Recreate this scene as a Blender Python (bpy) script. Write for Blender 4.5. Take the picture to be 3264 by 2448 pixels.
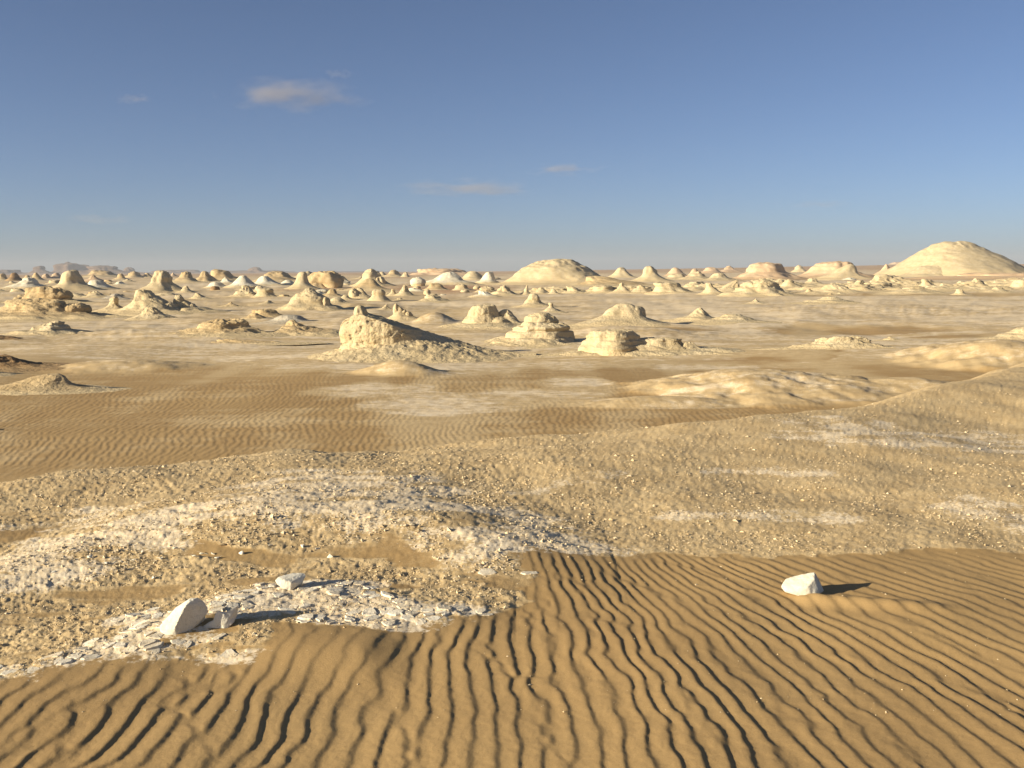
import bpy, bmesh, math
import numpy as np
from mathutils import Matrix, Vector

# ------------------------------------------------------------------ scene, camera, sky, sun, exposure
scene = bpy.context.scene
for o in list(bpy.data.objects):
    bpy.data.objects.remove(o)
COL = scene.collection

EYE = np.array([0.0, 0.0, 1.6])
FPX = 963.0 * 3.1875                       # focal length in photograph pixels
HORIZON = 862.0
PITCH = math.atan((1224 - HORIZON) / FPX)
ROLL = math.radians(0.35)
PLAIN = -1.4

FWD = np.array([0, math.cos(PITCH), -math.sin(PITCH)])
UP0 = np.array([0, math.sin(PITCH), math.cos(PITCH)])
RT0 = np.array([1.0, 0, 0])
cR, sR = math.cos(ROLL), math.sin(ROLL)
RIGHT = RT0 * cR - UP0 * sR
UPV = RT0 * sR + UP0 * cR

cam = bpy.data.cameras.new('camera')
cam.sensor_width = 36.0
cam.lens = 36.0 * 963.0 / 1024.0
cam.clip_start = 0.05
cam.clip_end = 60000
cam_ob = bpy.data.objects.new('camera', cam)
M = Matrix.Identity(4)
for i in range(3):
    M[i][0], M[i][1], M[i][2], M[i][3] = RIGHT[i], UPV[i], -FWD[i], EYE[i]
cam_ob.matrix_world = M
COL.objects.link(cam_ob)
scene.camera = cam_ob

SUN_EL = math.radians(15.5)
SUN_AZ = (-0.915, -0.403)                  # horizontal direction towards the sun
world = bpy.data.worlds.new('World')
scene.world = world
world.use_nodes = True
wn = world.node_tree
wn.nodes.clear()
sky = wn.nodes.new('ShaderNodeTexSky')
sky.sky_type = 'NISHITA'
sky.sun_disc = False
sky.sun_elevation = SUN_EL
sky.sun_rotation = math.atan2(SUN_AZ[0], SUN_AZ[1])
sky.altitude = 100
sky.air_density = 0.6
sky.dust_density = 0.7
sky.ozone_density = 3.6
bgn = wn.nodes.new('ShaderNodeBackground')
bgn.inputs['Strength'].default_value = 0.055
wout = wn.nodes.new('ShaderNodeOutputWorld')
tint = wn.nodes.new('ShaderNodeMix')
tint.data_type = 'RGBA'
tint.blend_type = 'MULTIPLY'
tint.inputs['Factor'].default_value = 1.0
tint.inputs[7].default_value = (0.96, 0.91, 0.91, 1.0)
wn.links.new(sky.outputs[0], tint.inputs[6])
hsv = wn.nodes.new('ShaderNodeHueSaturation')
hsv.inputs['Saturation'].default_value = 0.95
wn.links.new(tint.outputs[2], hsv.inputs['Color'])
wn.links.new(hsv.outputs[0], bgn.inputs[0])
wn.links.new(bgn.outputs[0], wout.inputs[0])

sun = bpy.data.lights.new('sun', 'SUN')
sun.energy = 4.8
sun.angle = math.radians(0.53)
sun.color = (1.0, 0.91, 0.72)
sun_ob = bpy.data.objects.new('sun', sun)
sd = Vector((SUN_AZ[0], SUN_AZ[1], 0)).normalized() * math.cos(SUN_EL) + Vector((0, 0, math.sin(SUN_EL)))
sun_ob.rotation_euler = sd.to_track_quat('Z', 'Y').to_euler()
sun_ob.location = (-20, -12, 30)
COL.objects.link(sun_ob)

scene.view_settings.view_transform = 'Standard'
scene.view_settings.look = 'None'
scene.view_settings.gamma = 1.0
scene.view_settings.use_curve_mapping = False
scene.view_settings.exposure = 1.13
scene.render.engine = 'CYCLES'
scene.cycles.use_denoising = True
scene.cycles.max_bounces = 5
scene.cycles.diffuse_bounces = 3
scene.cycles.volume_bounces = 0
scene.cycles.use_adaptive_sampling = True
scene.cycles.adaptive_threshold = 0.01

# ------------------------------------------------------------------ helpers
def ray(px, py):
    u = (px - 1632) / FPX
    v = -(py - 1224) / FPX
    return FWD + RIGHT * u + UPV * v

def at(px, py, z=0.0):
    """point where the sight line of a photograph pixel meets height z"""
    d = ray(px, py)
    return EYE + d * ((z - EYE[2]) / min(d[2], -1e-4))

def at_depth(px, py, y):
    d = ray(px, py)
    return EYE + d * (y / d[1])

def smooth(a, b, x):
    t = np.clip((x - a) / (b - a), 0, 1)
    return t * t * (3 - 2 * t)

def _h(ix, iy, iz, seed):
    n = (ix.astype(np.int64) * 374761393 + iy.astype(np.int64) * 668265263 +
         iz.astype(np.int64) * 2147483647 + seed * 974634541) & 0xffffffff
    n = ((n ^ (n >> 13)) * 1274126177) & 0xffffffff
    n = ((n ^ (n >> 16)) * 2246822519) & 0xffffffff
    return n ^ (n >> 15)

def noise2(x, y, seed=0):
    ix, iy = np.floor(x), np.floor(y)
    fx, fy = x - ix, y - iy
    ux, uy = fx * fx * fx * (fx * (fx * 6 - 15) + 10), fy * fy * fy * (fy * (fy * 6 - 15) + 10)
    z0 = np.zeros_like(ix)
    def g(dx, dy):
        a = _h(ix + dx, iy + dy, z0, seed).astype(np.float64) * (2 * math.pi / 4294967296.0)
        return np.cos(a) * (fx - dx) + np.sin(a) * (fy - dy)
    a = g(0, 0) * (1 - ux) + g(1, 0) * ux
    b = g(0, 1) * (1 - ux) + g(1, 1) * ux
    return (a * (1 - uy) + b * uy) * 1.5

def fbm2(x, y, octaves=4, seed=0, gain=0.5):
    s, a, f = 0.0, 1.0, 1.0
    for k in range(octaves):
        s = s + a * noise2(x * f + 17.3 * k, y * f - 9.1 * k, seed + k)
        a *= gain
        f *= 2.03
    return s

def noise3(x, y, z, seed=0):
    ix, iy, iz = np.floor(x), np.floor(y), np.floor(z)
    fx, fy, fz = x - ix, y - iy, z - iz
    ux, uy, uz = [f * f * f * (f * (f * 6 - 15) + 10) for f in (fx, fy, fz)]
    def v(dx, dy, dz):
        return _h(ix + dx, iy + dy, iz + dz, seed).astype(np.float64) / 2147483648.0 - 1.0
    def lx(dy, dz):
        return v(0, dy, dz) * (1 - ux) + v(1, dy, dz) * ux
    a = lx(0, 0) * (1 - uy) + lx(1, 0) * uy
    b = lx(0, 1) * (1 - uy) + lx(1, 1) * uy
    return a * (1 - uz) + b * uz

def fbm3(x, y, z, octaves=4, seed=0, gain=0.5):
    s, a, f = 0.0, 1.0, 1.0
    for k in range(octaves):
        s = s + a * noise3(x * f + 7.3 * k, y * f - 3.1 * k, z * f + 5.7 * k, seed + k)
        a *= gain
        f *= 2.07
    return s

def tag(o, label=None, cat=None, group=None, kind=None):
    if label: o['label'] = label
    if cat: o['category'] = cat
    if group: o['group'] = group
    if kind: o['kind'] = kind
    return o

def mesh_from(name, verts, faces, mat, smooth_shade=True, attrs=None):
    """verts (n,3) array; faces (m,4) or (m,3) array or list"""
    me = bpy.data.meshes.new(name)
    verts = np.asarray(verts, dtype=np.float32)
    if isinstance(faces, np.ndarray):
        nf, k = faces.shape
        me.vertices.add(len(verts))
        me.vertices.foreach_set('co', verts.ravel())
        me.loops.add(nf * k)
        me.loops.foreach_set('vertex_index', faces.astype(np.int32).ravel())
        me.polygons.add(nf)
        me.polygons.foreach_set('loop_start', np.arange(0, nf * k, k, dtype=np.int32))
        me.polygons.foreach_set('use_smooth', np.full(nf, smooth_shade, dtype=bool))
        me.update(calc_edges=True)
    else:
        me.from_pydata([tuple(map(float, v)) for v in verts], [], faces)
        me.polygons.foreach_set('use_smooth', np.full(len(me.polygons), smooth_shade, dtype=bool))
    for an, av in (attrs or {}).items():
        a = me.attributes.new(an, 'FLOAT', 'POINT')
        a.data.foreach_set('value', np.asarray(av, dtype=np.float32).ravel())
    me.materials.append(mat)
    return me

def link(name, me, parent=None):
    o = bpy.data.objects.new(name, me)
    COL.objects.link(o)
    if parent: o.parent = parent
    return o

# ------------------------------------------------------------------ materials
class NT:
    def __init__(self, name):
        self.m = bpy.data.materials.new(name)
        self.m.use_nodes = True
        self.t = self.m.node_tree
        self.t.nodes.clear()
        self.out = self.n('ShaderNodeOutputMaterial')
    def n(self, typ, **kw):
        nd = self.t.nodes.new(typ)
        for k, v in kw.items(): setattr(nd, k, v)
        return nd
    def l(self, a, b): self.t.links.new(a, b)
    def val(self, sock, v):
        if hasattr(v, 'is_output'): self.l(v, sock)
        else: sock.default_value = v
    def math(self, op, a, b=0.0, clamp=False):
        nd = self.n('ShaderNodeMath', operation=op, use_clamp=clamp)
        self.val(nd.inputs[0], a); self.val(nd.inputs[1], b)
        return nd.outputs[0]
    def mix(self, f, a, b):
        nd = self.n('ShaderNodeMix', data_type='RGBA')
        self.val(nd.inputs['Factor'], f)
        for s, v in ((nd.inputs[6], a), (nd.inputs[7], b)):
            if hasattr(v, 'is_output'): self.l(v, s)
            else: s.default_value = (*v, 1.0)
        return nd.outputs[2]
    def noise(self, vec, scale, detail=4, rough=0.55):
        nd = self.n('ShaderNodeTexNoise')
        self.l(vec, nd.inputs['Vector'])
        nd.inputs['Scale'].default_value = scale
        nd.inputs['Detail'].default_value = detail
        nd.inputs['Roughness'].default_value = rough
        return nd.outputs['Fac']
    def ramp(self, f, a, b):
        nd = self.n('ShaderNodeMapRange', interpolation_type='SMOOTHSTEP')
        self.val(nd.inputs[0], f)
        nd.inputs[1].default_value = a; nd.inputs[2].default_value = b
        nd.inputs[3].default_value = 0; nd.inputs[4].default_value = 1
        return nd.outputs[0]
    def attr(self, name):
        nd = self.n('ShaderNodeAttribute'); nd.attribute_name = name
        return nd.outputs['Fac']
    def bsdf(self, col, rough=0.9, bump=None, strength=0.4, dist=0.01):
        b = self.n('ShaderNodeBsdfPrincipled')
        self.val(b.inputs['Base Color'], col) if hasattr(col, 'is_output') else setattr(b.inputs['Base Color'], 'default_value', (*col, 1))
        b.inputs['Roughness'].default_value = rough
        b.inputs['Specular IOR Level'].default_value = 0.15
        if bump is not None:
            bn = self.n('ShaderNodeBump')
            bn.inputs['Strength'].default_value = strength
            bn.inputs['Distance'].default_value = dist
            self.l(bump, bn.inputs['Height'])
            self.l(bn.outputs[0], b.inputs['Normal'])
        self.l(b.outputs[0], self.out.inputs['Surface'])
        return b

SAND = (0.41, 0.265, 0.110)
SAND2 = (0.36, 0.225, 0.090)
CRUST = (0.58, 0.42, 0.215)
CRUST2 = (0.50, 0.35, 0.17)
CHALK = (0.80, 0.65, 0.44)
CHALK2 = (0.66, 0.49, 0.28)
RED = (0.40, 0.20, 0.10)

def ground_material():
    k = NT('desert_ground')
    pos = k.n('ShaderNodeNewGeometry').outputs['Position']
    chalk, sand, red = k.attr('chalk'), k.attr('sand'), k.attr('red')
    n_big = k.noise(pos, 0.35, 5, 0.6)
    n_mid = k.noise(pos, 3.0, 6, 0.62)
    n_fine = k.noise(pos, 45.0, 5, 0.7)
    n_grain = k.noise(pos, 420.0, 2, 0.6)
    # sand: fine grains, faint large patches
    c_sand = k.mix(k.ramp(n_big, 0.35, 0.65), SAND, SAND2)
    n_gr2 = k.noise(pos, 130.0, 4, 0.75)
    c_sand = k.mix(k.math('MULTIPLY', k.ramp(n_gr2, 0.52, 0.75), 0.45), c_sand, (0.46, 0.30, 0.14))
    c_sand = k.mix(k.math('MULTIPLY', k.ramp(n_gr2, 0.46, 0.28), 0.45), c_sand, (0.22, 0.125, 0.05))
    c_sand = k.mix(k.math('MULTIPLY', k.ramp(n_grain, 0.45, 0.75), 0.35), c_sand, (0.50, 0.34, 0.17))
    c_sand = k.mix(k.math('MULTIPLY', k.ramp(n_grain, 0.48, 0.25), 0.30), c_sand, (0.22, 0.12, 0.045))
    # crust
    c_crust = k.mix(k.ramp(n_mid, 0.38, 0.62), CRUST2, CRUST)
    c_crust = k.mix(k.math('MULTIPLY', k.ramp(n_fine, 0.5, 0.72), 0.6), c_crust, (0.70, 0.56, 0.36))
    c_crust = k.mix(k.math('MULTIPLY', k.ramp(n_fine, 0.46, 0.30), 0.6), c_crust, (0.36, 0.235, 0.11))
    # chalk
    c_chalk = k.mix(k.ramp(n_fine, 0.35, 0.6), CHALK2, CHALK)
    c_chalk = k.mix(k.math('MULTIPLY', k.ramp(n_mid, 0.55, 0.75), 0.4), c_chalk, (0.80, 0.71, 0.56))
    mps = k.n('ShaderNodeMapping')
    mps.inputs['Scale'].default_value = (0.22, 1.0, 1.0)
    k.l(pos, mps.inputs['Vector'])
    n_str = k.noise(mps.outputs[0], 0.9, 6, 0.68)
    farw = k.ramp(k.n('ShaderNodeSeparateXYZ').outputs[1], 12.0, 20.0)
    sepn = farw.node.inputs[0].links[0].from_node
    k.l(pos, sepn.inputs[0])
    brk0 = k.math('MULTIPLY', k.math('MULTIPLY', k.math('SUBTRACT', n_str, 0.5), 2.4), farw)
    brk = k.math('ADD', brk0, k.math('ADD', k.math('MULTIPLY', k.math('SUBTRACT', n_mid, 0.5), 1.7), k.math('MULTIPLY', k.math('SUBTRACT', n_fine, 0.5), 1.7)))
    fin = k.math('ADD', chalk, k.math('MULTIPLY', brk, k.ramp(chalk, 0.02, 0.2)))
    fn_, ff_ = k.ramp(fin, 0.32, 0.66), k.ramp(fin, 0.18, 0.85)
    fc = k.math('ADD', k.math('MULTIPLY', fn_, k.math('SUBTRACT', 1.0, farw)), k.math('MULTIPLY', ff_, farw))
    fs = k.ramp(k.math('ADD', sand, k.math('MULTIPLY', brk, 0.35)), 0.35, 0.65)
    c = k.mix(fs, c_crust, c_sand)
    c = k.mix(k.math('MULTIPLY', red, 0.8), c, RED)
    c = k.mix(fc, c, c_chalk)
    rough_w = k.math('SUBTRACT', 1.0, k.math('MULTIPLY', fs, 0.85))
    h = k.math('ADD', k.math('MULTIPLY', k.math('MULTIPLY', n_fine, rough_w), 1.0), k.math('MULTIPLY', n_gr2, 0.28))
    k.bsdf(c, 0.95, h, 0.6, 0.007)
    return k.m

def rock_material(name, c1, c2, c_dust, scale=1.0, bumpd=0.05):
    k = NT(name)
    pos = k.n('ShaderNodeNewGeometry').outputs['Position']
    n1 = k.noise(pos, 0.9 * scale, 6, 0.62)
    n2 = k.noise(pos, 7.0 * scale, 6, 0.65)
    mp = k.n('ShaderNodeMapping')
    mp.inputs['Scale'].default_value = (0.5, 0.5, 9.0)
    k.l(pos, mp.inputs['Vector'])
    n3 = k.noise(mp.outputs[0], 0.9 * scale, 4, 0.55)
    c = k.mix(k.ramp(n1, 0.3, 0.7), c1, c2)
    c = k.mix(k.math('MULTIPLY', k.ramp(n3, 0.5, 0.72), 0.35), c, c_dust)
    c = k.mix(k.math('MULTIPLY', k.ramp(n2, 0.42, 0.28), 0.55), c, tuple(v * 0.62 for v in c_dust))
    sk = k.attr('skirt')
    fsk = k.ramp(k.math('ADD', sk, k.math('MULTIPLY', k.math('SUBTRACT', n1, 0.5), 1.0)), 0.45, 0.9)
    c = k.mix(k.math('MULTIPLY', fsk, 0.95), c, c_dust)
    h = k.math('ADD', n2, k.math('MULTIPLY', n3, 0.6))
    k.bsdf(c, 0.95, h, 0.9, bumpd * 1.5)
    return k.m

MAT_G = ground_material()
MATS = {
    'cream': rock_material('cream_chalk', (0.55, 0.44, 0.27), (0.47, 0.36, 0.20), (0.60, 0.455, 0.25)),
    'white': rock_material('white_chalk', (0.68, 0.61, 0.46), (0.60, 0.51, 0.35), (0.60, 0.455, 0.25)),
    'tan':   rock_material('tan_limestone', (0.49, 0.365, 0.20), (0.41, 0.285, 0.14), (0.60, 0.455, 0.25)),
    'pink':  rock_material('pinkish_limestone', (0.56, 0.405, 0.25), (0.49, 0.335, 0.20), (0.50, 0.34, 0.19), 0.4),
    'grey':  rock_material('grey_marl', (0.46, 0.40, 0.30), (0.40, 0.34, 0.25), (0.42, 0.34, 0.23)),
    'brown': rock_material('brown_iron_crust', (0.30, 0.19, 0.09), (0.22, 0.13, 0.06), (0.38, 0.25, 0.12)),
    'mesa':  rock_material('distant_escarpment_rock', (0.22, 0.15, 0.10), (0.16, 0.105, 0.07), (0.30, 0.21, 0.14), 0.03, 1.0),
    'stone': rock_material('loose_white_stone', (0.72, 0.66, 0.53), (0.64, 0.57, 0.43), (0.62, 0.52, 0.36), 9.0, 0.0025),
}

# ------------------------------------------------------------------ terrain
CREST = np.array([(-30, -8), (-14, 1.5), (-8, 4.4), (-5.5, 5.9), (-3.9, 6.95), (-3.4, 7.55), (-2.6, 8.1), (-1.5, 8.1), (-0.46, 8.5), (0.34, 9.0),
                  (1.4, 9.3), (2.5, 9.7), (3.7, 10.4), (5.0, 11.4), (6.2, 12.7), (7.3, 13.9), (8.7, 15.3), (12, 18), (20, 22), (40, 26)], float)

def wpt(px, py, z=0.0):
    p = at(px, py, z)
    return (p[0], p[1], z)

HUMP = np.array([wpt(-150, 1850, .0), wpt(0, 1795, .03), wpt(300, 1690, .07), wpt(600, 1640, .11), wpt(900, 1605, .14),
                 wpt(1200, 1610, .13), wpt(1500, 1665, .09), wpt(1800, 1735, .03), wpt(1950, 1770, .0)])
SLABLINE = np.array([wpt(-100, 2100, .0), wpt(250, 2060, .02), wpt(560, 1990, .04), wpt(800, 1900, .045), wpt(1050, 1890, .05), wpt(1300, 1920, .035), wpt(1500, 1940, .02), wpt(1640, 1945, .0)])

def seg_dist(x, y, P):
    """distance to polyline and interpolated third column"""
    best = np.full(x.shape, 1e9); val = np.zeros(x.shape); sy = np.zeros(x.shape)
    for a, b in zip(P[:-1], P[1:]):
        d = b[:2] - a[:2]; L = float(d @ d)
        t = np.clip(((x - a[0]) * d[0] + (y - a[1]) * d[1]) / L, 0, 1)
        qx, qy = a[0] + t * d[0], a[1] + t * d[1]
        r = np.hypot(x - qx, y - qy)
        m = r < best
        best = np.where(m, r, best)
        val = np.where(m, a[2] + t * (b[2] - a[2]), val)
        sy = np.where(m, y - qy, sy)
    return best, val, sy

def ridge_line(P, n=240, k=31):
    xs = np.linspace(P[0, 0], P[-1, 0], n)
    ker = np.hanning(k); ker /= ker.sum()
    out = []
    for c in (1, 2):
        v = np.interp(xs, P[:, 0], P[:, c])
        v = np.convolve(np.pad(v, k // 2, mode='edge'), ker, mode='valid')
        out.append(v)
    return xs, out[0], out[1]

def in_poly(x, y, P):
    c = np.zeros(x.shape, bool)
    n = len(P)
    for i in range(n):
        x1, y1 = P[i]; x2, y2 = P[(i + 1) % n]
        cond = ((y1 > y) != (y2 > y))
        c ^= cond & (x < (x2 - x1) * (y - y1) / (y2 - y1 + 1e-12) + x1)
    return c

def poly_sd(x, y, P):
    """signed distance, positive inside"""
    Q = np.array([(p[0], p[1], 0) for p in P] + [(P[0][0], P[0][1], 0)], float)
    d, _, _ = seg_dist(x, y, Q)
    return np.where(in_poly(x, y, [(q[0], q[1]) for q in Q[:-1]]), d, -d)

def ppoly(pts, z=0.0):
    return [tuple(at(px, py, z)[:2]) for px, py in pts]

HUMP_L, SLAB_L = ridge_line(HUMP), ridge_line(SLABLINE)
# foreground sand: the rippled sheet in front and on the right
SAND_POLY = ppoly([(-900, 2190), (0, 2190), (250, 2165), (520, 2140), (760, 2120), (880, 2070), (860, 2035), (600, 2050), (600, 2010), (760, 1992), (1000, 2005), (1080, 2010), (1330, 1995),
                   (1560, 1968), (1690, 1945), (1720, 1890), (1700, 1850), (1650, 1815), (1640, 1785), (1680, 1772), (1790, 1774), (2060, 1775),
                   (2300, 1765), (2520, 1775), (2800, 1770), (3264, 1768), (4300, 1760), (4300, 2440), (3300, 3500), (1632, 4600), (-300, 3500), (-1500, 2440)])
CHALK_LINES = [  # (polyline px, half width in metres, strength)
    ([(-60, 2120), (120, 2110), (300, 2085), (480, 2060), (640, 2085), (840, 2075)], 0.13, 1.0),
    ([(120, 2130), (300, 2080), (440, 2040), (560, 2000)], 0.24, 1.0),
    ([(250, 2140), (480, 2110), (640, 2100), (840, 2075)], 0.13, 1.0),
    ([(380, 1960), (460, 1935)], 0.09, 0.9),
    ([(500, 1985), (640, 1950), (800, 1900), (1000, 1890), (1200, 1930), (1400, 1945), (1540, 1950)], 0.20, 1.1),
    ([(850, 1860), (1000, 1850), (1180, 1850)], 0.10, 1.0),
    ([(1000, 1960), (1200, 1970), (1330, 1965)], 0.10, 1.0),
]
BAND_LINES = [
    ([(-100, 1830), (60, 1790), (200, 1745), (330, 1700), (600, 1655), (900, 1615), (1200, 1612), (1500, 1668), (1800, 1735)], 0.40, 1.05),
    ([(900, 1560), (1050, 1520), (1250, 1540), (1500, 1620)], 0.42, 0.8),
    ([(1400, 1620), (1700, 1660), (1850, 1710)], 0.16, 0.55),
    ([(2700, 1400), (2950, 1395), (3300, 1400)], 0.55, 0.72),
    ([(2480, 1415), (2700, 1412), (2900, 1412)], 0.14, 0.72),
    ([(3060, 1610), (3180, 1640), (3300, 1660)], 0.25, 0.75),
    ([(2150, 1640), (2400, 1640), (2650, 1650)], 0.14, 0.62),
    ([(1500, 1560), (1700, 1545), (1950, 1520)], 0.12, 0.55),
    ([(2300, 1505), (2450, 1500), (2620, 1505)], 0.16, 0.55),
    ([(0, 1640), (200, 1610), (420, 1590)], 0.18, 0.45),
]
CL = [(np.array([wpt(px, py, .06) for px, py in L]), w, s) for L, w, s in CHALK_LINES]
BL = [(np.array([wpt(px, py, .08 if py < 1850 and px < 1900 else 0.0) for px, py in L]), w, s) for L, w, s in BAND_LINES]

# pale chalk flats and brown strips of the plain: px boxes (x0, x1, y0, y1, strength, kind)
FLATS = [(-200, 445, 1022, 1048, .9), (-100, 185, 1100, 1130, .9), (150, 480, 1130, 1148, .7), (630, 830, 1126, 1160, .8), (250, 640, 1056, 1075, .6),
         (800, 1080, 1122, 1145, .7), (930, 1390, 1150, 1190, .9), (1320, 1630, 1145, 1190, .9), (1000, 1320, 1225, 1275, .75), (1150, 1640, 1257, 1303, .75),
         (1600, 2120, 1137, 1172, .9), (1710, 1970, 1205, 1237, .9), (1560, 1930, 1238, 1268, .8), (2000, 2500, 1150, 1175, .8),
         (350, 480, 901, 915, 1.3), (550, 735, 901, 918, 1.3), (850, 945, 905, 917, 1.3), (1083, 1150, 894, 911, 1.3), (1225, 1312, 900, 908, 1.2), (1354, 1650, 888, 908, 1.3),
         (20, 120, 895, 925, 1.2), (2330, 2400, 878, 890, 1.2), (820, 1100, 1000, 1012, .6), (560, 700, 1030, 1040, .5), (1450, 1640, 1060, 1090, .8), (2100, 2300, 1085, 1098, .7),
         (2500, 2900, 1085, 1120, .7), (2700, 3264, 1000, 1030, .7), (2300, 2700, 985, 1000, .6), (2900, 3264, 1050, 1062, .7), (2560, 2800, 1060, 1072, .5), (2600, 2640, 1118, 1150, .6),
         (1600, 2300, 912, 940, .95), (2200, 3300, 895, 932, .95), (1730, 2000, 975, 985, .5), (2450, 2900, 965, 975, .5), (2810, 3264, 945, 955, .7), (1200, 1300, 985, 1000, .7)]
REDS = [(1228, 1600, 907, 934, .9), (1180, 1330, 905, 925, .5), (930, 1120, 912, 925, .7), (2840, 3300, 872, 884, 1.0), (3050, 3300, 866, 878, .9), (1500, 1650, 918, 940, .5),
        (380, 700, 880, 893, .5), (1170, 1330, 880, 898, .5), (100, 400, 895, 905, .4), (2560, 2700, 860, 872, .8), (2180, 2400, 862, 872, .4)]
SANDS = [(2400, 2990, 1035, 1065, 1.2), (2690, 2990, 1165, 1212, 1.2), (2400, 2650, 1133, 1146, 1.0), (1950, 2330, 1040, 1062, 1.2), (2900, 3264, 1066, 1080, 1.0), (2560, 3264, 934, 945, 1.2), (2300, 2700, 1120, 1132, .9)]

def to_ell(b):
    x0, x1, y0, y1, s = b[:5]
    xm = (x0 + x1) / 2
    n, f = at(xm, y1, PLAIN), at(xm, y0, PLAIN)
    f_y = min(f[1], 1500)
    cy = (n[1] + f_y) / 2
    cx = (xm - 1632) / FPX * cy
    return cx, cy, (x1 - x0) / 2 / FPX * cy, max((f_y - n[1]) / 2, 0.4), s
FLATS, REDS, SANDS = [[to_ell(b) for b in L] for L in (FLATS, REDS, SANDS)]

def ell_mask(x, y, L, warp):
    m = np.zeros(x.shape)
    for cx, cy, rx, ry, s in L:
        sel = (np.abs(x - cx) < rx * 1.9) & (np.abs(y - cy) < ry * 1.9)
        if not sel.any(): continue
        r = np.hypot((x[sel] - cx) / rx, (y[sel] - cy) / ry)
        m[sel] = np.maximum(m[sel], s * (1 - smooth(0.15, 1.6, r + 0.9 * warp[sel])))
    return m

def saw(ph, lee=0.30):
    t = (ph / (2 * math.pi)) % 1.0
    st = 1 - lee
    a = np.clip(t / st, 0, 1)
    up = 0.75 * (1 - np.cos(math.pi * a)) / 2 + 0.25 * a
    b = np.clip((t - st) / lee, 0, 1)
    return np.where(t < st, up, (1 + np.cos(math.pi * b)) / 2)

def ripple(phi, along, lam, seed, sinu=1.0):
    k = 2 * math.pi / lam
    w = 3.0 * noise2(phi / (lam * 6), along / (lam * 6), seed) + sinu * 1.9 * noise2(phi / (lam * 2.6), along / (lam * 2.4), seed + 1) + sinu * 0.8 * noise2(phi / (lam * 1.0), along / (lam * 1.1), seed + 2)
    a = k * phi + w
    w2 = 2.6 * noise2(phi / (lam * 4.2), along / (lam * 5.5), seed + 5) + 1.0 * noise2(phi / (lam * 2.0), along / (lam * 2.4), seed + 6)
    b = k * (1.16 * phi + 0.10 * along) + w2
    wt = 0.45 + 0.5 * noise2(phi / (lam * 6), along / (lam * 6), seed + 9)
    re = np.cos(a) + wt * np.cos(b); im = np.sin(a) + wt * np.sin(b)
    mag = np.hypot(re, im)
    return saw(np.arctan2(im, re)), smooth(0.0, 0.75, mag)

RISES = [  # broad low swells of the plain: px column, depth, half width, half depth, height, chalk
    (2450, 24.2, 4.4, 3.9, .52, .6), (2130, 21.6, 2.8, 1.2, .15, .75), (2620, 23.0, 1.6, 1.4, .30, .5), (3190, 30.8, 3.8, 4.2, .66, .4), (2900, 23.8, 2.6, 1.9, .34, .35),
    (395, 31.0, 3.0, 2.4, .26, .25), (1275, 28.3, 1.7, 1.5, .34, .45), (1385, 57.0, 1.6, 2.0, .5, .5), (2000, 45, 5, 5, .3, .4), (560, 47, 6, 5, .25, .3), (2800, 70, 12, 9, .35, .4), (1150, 80, 9, 8, .3, .3)]
RISES = [((c - 1632) / FPX * d, d, a, b, h, t) for c, d, a, b, h, t in RISES]

def rises(x, y):
    z = np.zeros(x.shape); c = np.zeros(x.shape)
    for cx, cy, rx, ry, h, t in RISES:
        sel = np.nonzero((np.abs(x - cx) < rx * 1.3) & (np.abs(y - cy) < ry * 1.3))[0]
        if not len(sel): continue
        xs, ys = x[sel], y[sel]
        w = fbm2(xs / 1.6, ys / 1.3, 3, 171)
        r = np.hypot((xs - cx) / rx, (ys - cy) / ry) + 0.13 * w
        v = h * (1 - smooth(0.0, 1.0, r))
        st = 0.075 * (1 + .3 * w)
        q = v / st
        ter = (np.floor(q) + smooth(.45, 1.0, q - np.floor(q))) * st
        v = v + (ter - v) * 0.22
        z[sel] = np.maximum(z[sel], v)
        c[sel] = np.maximum(c[sel], t * (1 - smooth(.55, 1.0, r)) * (0.75 + 0.6 * w))
    return z, c

def plain_z(x, y):
    d = np.hypot(x, y)
    z = PLAIN + 0.16 * fbm2(x / 14, y / 14, 2, 31) * smooth(10, 40, d) + 0.35 * noise2(x / 70, y / 70, 35) * smooth(60, 250, d)
    z = z + 5.5 * smooth(500, 1500, y) * smooth(0.02, 0.45, x / np.maximum(y, 1)) + 2.5 * smooth(700, 1600, y) * smooth(-0.05, 0.1, x / np.maximum(y, 1))
    return z + rises(x, y)[0]

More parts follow.
